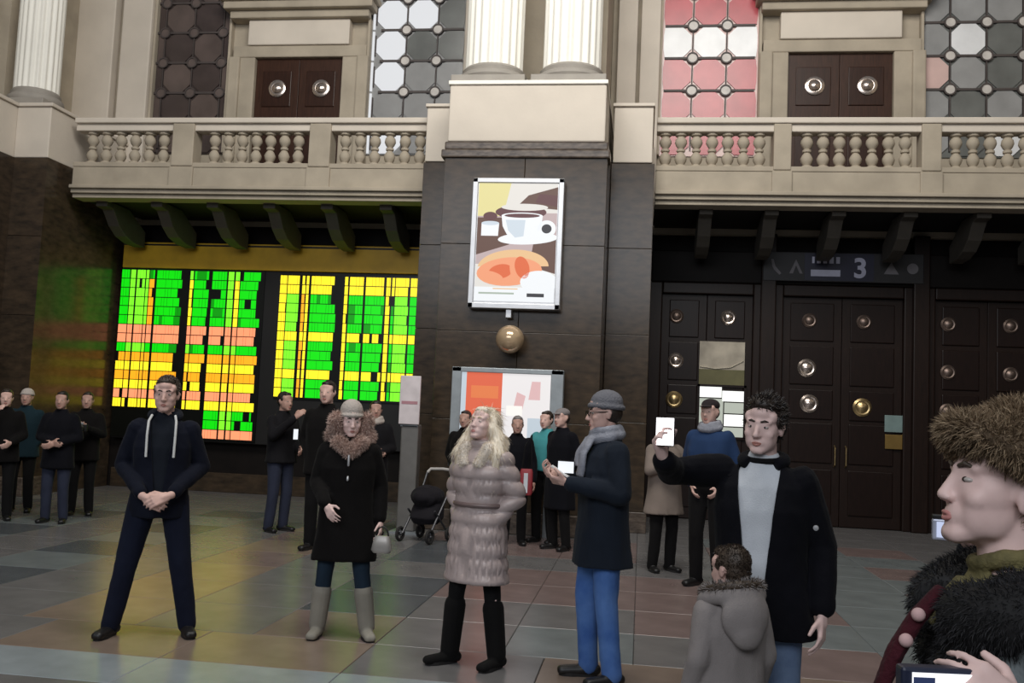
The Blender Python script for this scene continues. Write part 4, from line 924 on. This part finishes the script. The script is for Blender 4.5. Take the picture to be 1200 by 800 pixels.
# --- man holding out a lit phone -------------------------------------------
p, J, T, s = person('smiling man in open black coat and white shirt, right arm stretched out', (0.545, 4.32), -14, 1.76, 0.0062,
    dict(shR=(-0.19, 0.0, 1.44), elR=(-0.37, -0.15, 1.42), wrR=(-0.36, -0.38, 1.475), elL=(0.255, 0.05, 1.13), wrL=(0.26, -0.03, 0.87), anL=(0.13, -0.03, 0.085)),
    head=(-10, 4, 4), hands=(0.55, 0.3), skin=SKIN2, mouth=0.004, handdir={'R': (Vector((-0.1, -0.55, 0.83)), Vector((0.75, -0.3, -0.1)))})
short_hair(p, T, HAIRD, HAIRB, 3200, 0.022, 0.010); brows(p, T, HAIRD)
torso(p, J, s, 'shirt', WHITE_T, 0.86, (0.17, 0.12), bulk=0.88, sleeves=False, seed=2)
torso(p, J, s, 'coat', INKC, 0.74, (0.25, 0.165), bulk=1.06, seed=12, solid=0.014, skirt_dx=0.0, cut=vee(s, -0.012, 0.9, 0.035, 1.46, 0.095, 0.70, -0.02), wr_back=0.05, collar=False)
cl = MB(); cl.tube([J['neck']+Vector((0.088*math.cos(a), 0.085*math.sin(a), 0.015+0.02*math.sin(a))) for a in np.linspace(-0.28*PI, 1.28*PI, 20)], 0.03, 10); organic('collar', cl, INKC, p, 0.009, 2, 0.5)
nk_ = MB(); nk_.tube([J['neck']+Vector((0.07*math.cos(a), 0.066*math.sin(a)-0.006, 0.022+0.01*math.sin(a))) for a in np.linspace(0, 2*PI, 25)], 0.013, 8); obj('necklace_band', nk_, BLACKT, p, True)
badge = MB(); badge.lathe([(0.001,0),(0.012,0),(0.011,0.005),(0.001,0.006)], (0.235*s, -0.125*s, 1.22*s), 'y', 12); obj('pin_badge', badge, ALU, p, True)
tg = MB(); tg.box(-0.045*s, 0.0, -0.165*s, -0.16*s, 0.86*s, 0.98*s); obj('white_pass', tg, WHITE_T, p)
trousers(p, J, s, FADEJ, seed=8); shoes(p, J, s, SHOE)
wR = Matrix.Rotation(rad(-14), 3, 'Z') @ J['wrR'] + Vector((0.545, 4.32, 0))
ph = thing('smartphone', 'glowing phone held out at arm\'s length by the man in the open black coat', 'phone', (wR.x+0.0, wR.y-0.085, wR.z+0.115), rad(-18))
part('phone_body', ph, HOUS, b=(-0.04, 0.04, -0.006, 0.006, -0.055, 0.065), bevel=0.005)
part('lit_screen', ph, emis('phone_glare', (255, 252, 255), 3.0), b=(-0.037, 0.037, -0.008, -0.0055, -0.05, 0.062))

# --- boy seen from behind ---------------------------------------------------
p, J, T, s = person('small boy in grey hooded coat seen from behind beside the man in black', (0.38, 3.95), -152, 1.13, 0.008,
    dict(head=(0, -0.02, 1.64), elR=(-0.235, 0.04, 1.12), elL=(0.235, 0.04, 1.12)), head=(18, 4, 0), hands=(0.4, 0.4))
short_hair(p, T, HAIRM, HAIRD, 4000, 0.011)
torso(p, J, s, 'coat', GREYC, 0.60, (0.27, 0.2), bulk=1.22, seed=15, vox=0.011)
hm = MB(); nk = J['neck']
hm.ell(nk+Vector((0, 0.1, -0.05)), (0.105, 0.055, 0.11)); hm.ell(nk+Vector((0, 0.115, -0.11)), (0.07, 0.04, 0.07)); hm.tube([nk+Vector((0.105*math.cos(a), 0.1*math.sin(a), 0.0+0.035*math.sin(a))) for a in np.linspace(-0.3*PI, 1.3*PI, 20)], 0.034, 10)
organic('hood', hm, GREYC, p, 0.009, 3, 0.5, cloth_folds(0.004, 3))
hm = MB(); hm.tube([nk+Vector((0.108*math.cos(a), 0.104*math.sin(a), 0.035+0.035*math.sin(a))) for a in np.linspace(-0.3*PI, 1.3*PI, 20)], 0.02, 10)
o = organic('hood_trim', hm, HAIRM, p, 0.008, 2, 0.5); fur('trim_hairs', o.data, [HAIRM, HAIRG, GREYC], o, 1500, 0.018, 0.004, (0, 0, -0.2), 0.4)
trousers(p, J, s, TROUS); shoes(p, J, s, SHOE)

# --- woman in fur hat close by ---------------------------------------------
p, J, T, s = person('woman in brown fur hat and black fur collar in profile close by', (0.655, 1.80), -88, 1.66, 0.0045,
    dict(head=(0, -0.015, 1.637), elL=(0.275, 0.09, 1.17), wrL=(0.30, -0.075, 1.285), elR=(-0.25, 0.0, 1.13), wrR=(-0.2, -0.2, 1.0)),
    head=(4, -10, 0), skin=SKIN2, lips=LIPS2, female=True, hands=(0.5, 0.5), handdir={'L': (Vector((-0.05, -0.72, 0.5)), Vector((-0.85, -0.4, -0.1)))}, dec=0.4, smi=11)
brows(p, T, HAIRM); P = lambda *a: T @ Vector(a); Rn = T.to_quaternion().to_matrix()
hm = MB(); hm.ell(P(0, 0.03, 0.082), (0.098, 0.112, 0.07), Rn, 22, 14); hm.ell(P(0, 0.085, 0.01), (0.095, 0.072, 0.1), Rn)
hm.tube([P(0.1*math.cos(a), 0.02+0.112*math.sin(a), 0.055-0.04*math.sin(a)) for a in np.linspace(0, 2*PI, 25)], 0.029, 10); hm.ell(P(0, 0.012, 0.118), (0.058, 0.06, 0.052), Rn)
o = organic('fur_hat', hm, FURB2, p, 0.009, 3, 0.5)
fur('hat_hairs', o.data, [FURB, FURB2, FURB3, FURB], o, 26000, 0.019, 0.0018, (0, 0, -0.3), 0.5)
torso(p, J, s, 'coat', cloth('grey_green_wool', (132, 140, 142), bump=0.25, bscale=160), 0.62, (0.25, 0.2), bulk=1.0, seed=18, vox=0.009, collar=False, folds=0.004)
nk = J['neck']; cl = MB()
cl.tube([nk+Vector((0.165*math.cos(a), 0.13*math.sin(a)+0.02, -0.02+0.045*math.sin(a))) for a in np.linspace(-0.42*PI, 1.42*PI, 26)], 0.062, 12)
cl.tube([nk+Vector((0.10*math.cos(a), 0.10*math.sin(a)+0.03, 0.0+0.03*math.sin(a))) for a in np.linspace(-0.3*PI, 1.3*PI, 20)], 0.045, 12)
cl.tube([nk+Vector((-0.07, -0.075, -0.10)), nk+Vector((-0.035, -0.12, -0.17))], [0.065, 0.045]); cl.tube([nk+Vector((0.07, -0.075, -0.10)), nk+Vector((0.035, -0.12, -0.17))], [0.065, 0.045])
o = organic('fur_collar', cl, FURK, p, 0.011, 3, 0.5); fur('collar_hairs', o.data, [FURK, FURK2], o, 22000, 0.015, 0.0018, (0, 0, -0.6), 0.45)
scarf_ring(p, J, s, mat('olive_yellow_scarf', (132, 122, 78), 0.85, rgb2=(88, 82, 52), scale=22, bump=0.4, bscale=120), r=0.064, th=0.019, dz=-0.012, tails=([(0.03, -0.085, 1.47), (0.035, -0.125, 1.43), (0.03, -0.15, 1.39)],), tw=0.03)
RED = cloth('dark_red_scarf_knit', (66, 26, 34), bump=0.6, bscale=90)
tl = MB(); tl.tube([nk+Vector((0.03, -0.135, -0.015)), nk+Vector((0.03, -0.18, -0.07)), nk+Vector((0.03, -0.215, -0.13)), nk+Vector((0.03, -0.245, -0.21)), nk+Vector((0.03, -0.28, -0.32))], [0.020, 0.024, 0.025, 0.021, 0.016], 12, flat=0.6)
for k in range(6): tl.tube([nk+Vector((0.018+0.005*k, -0.278, -0.315)), nk+Vector((0.016+0.006*k, -0.285, -0.365))], 0.0035, 6)
so = organic('long_scarf', tl, RED, p, 0.006, 2, 0.5)
for q in ((0.055, -0.185, -0.06), (0.055, -0.205, -0.105)):
    pm = MB(); pm.ell(nk+Vector(q), (0.012, 0.012, 0.012)); obj('pompom', pm, mat('pale_pink_wool', (206, 170, 168), 0.9), so, True)
trousers(p, J, s, BLACKT); shoes(p, J, s, SHOE, 0.5, name='boot')
Rw = Matrix.Rotation(rad(-88), 3, 'Z'); wl = Rw @ J['wrL'] + Vector((0.655, 1.80, 0))
cf = MB(); cf.limb([J['wrL']+(J['elL']-J['wrL'])*-0.08, J['wrL']+(J['elL']-J['wrL'])*0.10], [0.042, 0.05]); organic('knit_cuff', cf, mat('pinkish_knit', (176, 150, 152), 0.9, bump=0.6, bscale=120), p, 0.007, 2, 0.5)
cmr = thing('camera', 'compact camera with a bright screen in the hand of the fur hat woman', 'camera', (wl.x-0.138, wl.y+0.01, wl.z+0.045), rad(8))
part('camera_body', cmr, mat('navy_camera_body', (34, 40, 62), 0.4), b=(-0.06, 0.055, -0.012, 0.016, -0.04, 0.035), bevel=0.005)
part('screen', cmr, emis('camera_screen_glow', (246, 248, 252), 1.3), b=(-0.045, 0.045, -0.0145, -0.0115, -0.034, 0.028))
for bb in ((-0.044, -0.012, -0.0155, -0.0145, 0.004, 0.022), (-0.03, 0.0, -0.0155, -0.0145, -0.024, -0.017)): part('screen_patch', cmr, mat('screen_blue_patch', (70, 84, 130), 0.4), b=bb)
obj('lens', MB().lathe([(0.001,0),(0.024,0),(0.022,-0.02),(0.001,-0.02)], (0, 0.016, 0), 'y', 18), HOUS, cmr, True)

# --- person hidden behind her ----------------------------------------------
p, J, T, s = person('person in dark blue mostly hidden behind the woman in fur hat, raising a camera', (1.255, 2.9), -62, 1.72, 0.009,
    dict(shR=(-0.18, 0.0, 1.42), elR=(-0.28, -0.12, 1.2), wrR=(-0.16, -0.24, 1.345), elL=(0.24, -0.02, 1.15), wrL=(0.15, -0.2, 1.15)), head=(0, 6, 0), hands=(0.6, 0.4), handdir={'R': (Vector((0.2, -0.55, 0.3)), Vector((0.5, 0.2, 0.5)))})
short_hair(p, T, HAIRB, HAIRD, 0); torso(p, J, s, 'coat', DKBLUE, 0.75, (0.22, 0.16), bulk=1.08, seed=21, vox=0.013); trousers(p, J, s, TROUS, vox=0.013); shoes(p, J, s, SHOE, vox=0.01)
wl = Matrix.Rotation(rad(-62), 3, 'Z') @ J['wrR'] + Vector((1.255, 2.9, 0))
cmr = thing('camera', 'small silver camera raised in front of the fur hat woman\'s chin', 'camera', (wl.x-0.085, wl.y-0.045, wl.z+0.05), rad(-10))
part('camera_body', cmr, mat('silver_camera_body', (184, 188, 204), 0.35, 0.3), b=(-0.045, 0.04, -0.012, 0.016, -0.03, 0.03), bevel=0.005)
part('dark_top', cmr, HOUS, b=(-0.045, 0.04, -0.011, 0.015, 0.03, 0.042), bevel=0.003); part('screen', cmr, emis('camera_screen_blue', (196, 206, 236), 0.9), b=(-0.034, 0.024, -0.0145, -0.0115, -0.022, 0.022))
obj('lens', MB().lathe([(0.001,0),(0.02,0),(0.018,-0.02),(0.001,-0.02)], (0, 0.016, 0), 'y', 16), HOUS, cmr, True)

# --- people further back ----------------------------------------------------
def bgp(label, x, y, heading, H, coat, trous, hem=0.78, hat=None, hair=HAIRD, pose=None, hd=None, head=(0,0,0), skin=None, scarf=None, bulk=1.06, coatname='coat', shaft=0.0, cap=None, female=False, hemr=(0.22, 0.16)):
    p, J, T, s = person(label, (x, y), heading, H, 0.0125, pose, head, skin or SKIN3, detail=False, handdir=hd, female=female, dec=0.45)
    torso(p, J, s, coatname, coat, hem, hemr, bulk=bulk, seed=random.uniform(0, 30), vox=0.017, dec=0.5)
    trousers(p, J, s, trous, vox=0.017); shoes(p, J, s, SHOE, shaft, vox=0.013, name='boot' if shaft else 'shoe')
    if hat: beanie(p, T, hat, 0.011)
    if cap:
        mb = MB(); Rn = T.to_quaternion().to_matrix(); mb.ell(T @ Vector((0, 0.02, 0.068)), [k*s for k in (0.086, 0.104, 0.062)], Rn, 18, 12)
        mb.ell(T @ Vector((0, -0.095, 0.052)), [k*s for k in (0.062, 0.055, 0.009)], Rn); organic('cap', mb, cap, p, 0.009, 2, 0.5)
    if hair and not hat and not cap: short_hair(p, T, hair, hair, 0, vox=0.011)
    if hair and (hat or cap):
        mb = MB(); mb.ell(T @ Vector((0, 0.045, 0.0)), [k*s for k in (0.079, 0.08, 0.075)], T.to_quaternion().to_matrix()); organic('hair', mb, hair, p, 0.012, 2, 0.5)
    if scarf: scarf_ring(p, J, s, scarf, vox=0.012)
    return p, J, T, s
DK1 = cloth('charcoal_coat_cloth', (24, 23, 26)); DK2 = cloth('dark_teal_jacket_cloth', (26, 44, 52)); BEIGEC = cloth('grey_beige_coat_cloth', (128, 116, 108)); TEALC = cloth('turquoise_jacket_cloth', (72, 148, 152)); BLUEC = cloth('mid_blue_jacket_cloth', (38, 58, 92)); PINKH = cloth('dusky_pink_knit', (176, 110, 122), bump=0.6, bscale=90); SLATE = cloth('slate_trousers', (46, 50, 66)); GREYCAP = cloth('grey_cap_cloth', (132, 126, 126))
HOLD = dict(elR=(-0.24, -0.06, 1.16), elL=(0.24, -0.06, 1.16), wrR=(-0.07, -0.28, 1.24), wrL=(0.07, -0.28, 1.24))
FOLD = dict(elR=(-0.25, 0.0, 1.14), elL=(0.25, 0.0, 1.14), wrR=(-0.03, -0.19, 1.08), wrL=(0.04, -0.2, 1.06))
POCK = dict(elR=(-0.25, 0.07, 1.14), elL=(0.25, 0.07, 1.14), wrR=(-0.16, -0.03, 0.96), wrL=(0.16, -0.03, 0.96))
DOWN = dict()
UP = dict(elR=(-0.24, -0.1, 1.2), wrR=(-0.1, -0.3, 1.42), elL=(0.24, 0.0, 1.14), wrL=(0.12, -0.2, 1.05))
bgp('leftmost bystander in black holding up a glowing phone', -8.16, 11.2, 32, 1.68, BLACKC, BLACKT, pose=UP, skin=SKIN)
wl = Matrix.Rotation(rad(32), 3, 'Z') @ (Vector(UP['wrR'])*0.96) + Vector((-8.16, 11.2, 0))
ph = thing('smartphone', 'glowing phone held up by the leftmost bystander', 'phone', (wl.x, wl.y-0.1, wl.z+0.12), rad(20))
part('phone_body', ph, HOUS, b=(-0.05, 0.05, -0.006, 0.006, -0.07, 0.07), bevel=0.004); part('lit_screen', ph, emis('phone_glare', (255,252,255), 3.0), b=(-0.046, 0.046, -0.008, -0.0055, -0.065, 0.065))
bgp('bystander in dark teal jacket with pale hat at the left edge', -8.5, 12.1, 20, 1.70, DK2, BLACKT, hat=PALEKNIT, pose=POCK)
bgp('bystander in black coat and slate trousers standing at the front of the left group', -7.44, 11.3, 14, 1.68, INKC, SLATE, pose=FOLD, hair=HAIRB, hem=0.72)
bgp('bystander in black holding a dark camera, farther back by the corner pier', -7.62, 12.15, 24, 1.69, BLACKC, BLACKT, pose=HOLD, hair=HAIRD)
cmr = thing('camera', 'dark camera held by the bystander in black by the corner pier', 'camera', (-7.44, 11.77, 1.21), rad(24))
part('camera_body', cmr, HOUS, b=(-0.07, 0.07, -0.03, 0.03, -0.05, 0.05), bevel=0.008); obj('lens', MB().lathe([(0.001,0),(0.04,0),(0.04,0.07),(0.03,0.075),(0.001,0.06)], (0, -0.03, 0), 'y', 16), HOUS, cmr, True); part('flash', cmr, ALU, b=(-0.02, 0.02, -0.02, 0.02, 0.05, 0.075))
bgp('bystander in black jacket and slate trousers before the dark strip of the board', -4.63, 11.8, 62, 1.80, DK1, SLATE, pose=UP, hem=0.86, hair=HAIRB)
ph = thing('smartphone', 'small pale phone held by the bystander in slate trousers', 'phone', (-4.36, 11.55, 1.27), rad(60))
part('phone_body', ph, HOUS, b=(-0.04, 0.04, -0.006, 0.006, -0.07, 0.07)); part('screen', ph, emis('phone_screen_glow', (236,240,246), 1.0), b=(-0.036, 0.036, -0.008, -0.0055, -0.065, 0.065))
bgp('tall bystander in dark coat hidden behind the fur hooded woman', -3.6, 10.5, 0, 1.93, BLACKC, BLACKT, pose=POCK, hair=HAIRB, skin=SKIN)
bgp('bystander in charcoal coat with pale scarf left of the grey stand', -3.48, 12.1, 20, 1.74, DK1, BLACKT, hem=0.5, pose=FOLD, scarf=PALEKNIT, hair=HAIRB)
bgp('bystander in black half hidden behind the blonde woman', -2.34, 12.5, -10, 1.66, BLACKC, BLACKT, hem=0.6, hair=HAIRB, pose=POCK)
bgp('grey haired bystander in black trousers just right of the blonde woman', -1.56, 11.95, 10, 1.62, INKC, BLACKT, hair=HAIRG, pose=DOWN)
bgp('bystander in turquoise jacket beside the man in grey cap', -1.22, 12.3, -24, 1.70, TEALC, BLACKT, hair=HAIRD, skin=SKIN, hem=0.95, hemr=(0.19, 0.14))
bgp('man in grey cap and long black coat behind the man with grey beanie', -0.97, 11.75, -40, 1.74, INKC, BLACKT, hem=0.5, cap=GREYCAP, hair=HAIRD, skin=SKIN, pose=POCK)
tb = thing('shoulder_bag', 'small red and white bag hanging beside the turquoise jacket', 'bag', (-1.38, 11.62, 0.66))
mb = MB(); mb.loft([(0,0,0,0.07,0.04),(0,0,0.03,0.085,0.05),(0,0,0.28,0.08,0.045),(0,0,0.32,0.07,0.03)], 20, 3.5); obj('pouch', mb, mat('dark_red_bag', (140, 44, 52), 0.6), tb, True)
part('white_stripe', tb, WHITE_T, b=(-0.025, 0.025, -0.055, -0.04, 0.03, 0.27)); mb = MB(); mb.tube([(-0.06,0,0.3),(-0.03,0.02,0.6),(0.04,0.06,0.74),(0.06,0.02,0.3)], 0.01, 6); obj('strap', mb, BLACKT, tb, True)
bgp('woman in grey beige coat, pink knit hat and dark boots by the doors', 0.28, 10.6, 30, 1.66, BEIGEC, BLACKT, hem=0.66, hat=PINKH, hair=HAIRD, shaft=0.7, pose=HOLD, female=True, hemr=(0.25, 0.18))
bgp('tall man in dark cap and mid blue jacket behind the outstretched arm', 0.70, 9.8, -28, 1.88, BLUEC, BLACKT, cap=cloth('dark_cap_cloth', (48, 42, 44)), hair=HAIRD, skin=SKIN, scarf=SCARFG, pose=POCK, hem=1.02, hemr=(0.2, 0.14))

# --- pushchair by the pier --------------------------------------------------
pc = thing('pushchair', 'dark pushchair with a pale handle beside the blonde woman, below the pier', 'pushchair', (-2.66, 11.75, 0), rad(-20))
DKF = cloth('dark_pushchair_cloth', (32, 30, 34)); FRM = mat('dark_grey_tube', (70, 70, 74), 0.4, 0.5)
mb = MB(); mb.loft([(0, 0.02, 0.22, 0.15, 0.13), (0, 0.03, 0.30, 0.2, 0.2), (0, 0.06, 0.42, 0.2, 0.16), (0, 0.12, 0.58, 0.19, 0.1), (0, 0.14, 0.64, 0.16, 0.05)], 24, 2.6); organic('seat', mb, DKF, pc, 0.016, 2, 0.5, cloth_folds(0.006, 2))
mb = MB(); mb.ell((0, 0.03, 0.56), (0.21, 0.22, 0.14)); organic('hood', mb, DKF, pc, 0.016, 2, 0.5, lambda c, n: 0.008*np.sin(c[:,1]*60))
mb = MB()
for sx in (-0.2, 0.2): mb.tube([(sx, 0.32, 0.86), (sx, 0.16, 0.55), (sx, -0.2, 0.1)], 0.014, 8); mb.tube([(sx, -0.1, 0.4), (sx, 0.24, 0.1)], 0.013, 8)
obj('frame', mb, FRM, pc, True)
mb = MB(); mb.tube([(-0.2, 0.31, 0.84), (-0.18, 0.36, 0.885), (0, 0.38, 0.895), (0.18, 0.36, 0.885), (0.2, 0.31, 0.84)], 0.02, 8); obj('handle', mb, mat('pale_handle_foam', (182, 178, 174), 0.7), pc, True)
for sx in (-0.22, 0.22):
    for y_ in (-0.22, 0.24):
        wm = MB(); wm.tube([(sx, y_+0.075*math.cos(a), 0.095+0.075*math.sin(a)) for a in np.linspace(0, 2*PI, 21)], 0.02, 8); wo = obj('wheel', wm, SOLE, pc, True)
        wm = MB(); wm.cap((sx-0.015, y_, 0.095), 0.02, (sx+0.015, y_, 0.095), 0.02)
        for a in np.linspace(0, 2*PI, 6)[:5]: wm.tube([(sx, y_, 0.095), (sx, y_+0.07*math.cos(a), 0.095+0.07*math.sin(a))], 0.006, 6)
        obj('hub', wm, FRM, wo, True)

bpy.data.scenes.remove(TMP)
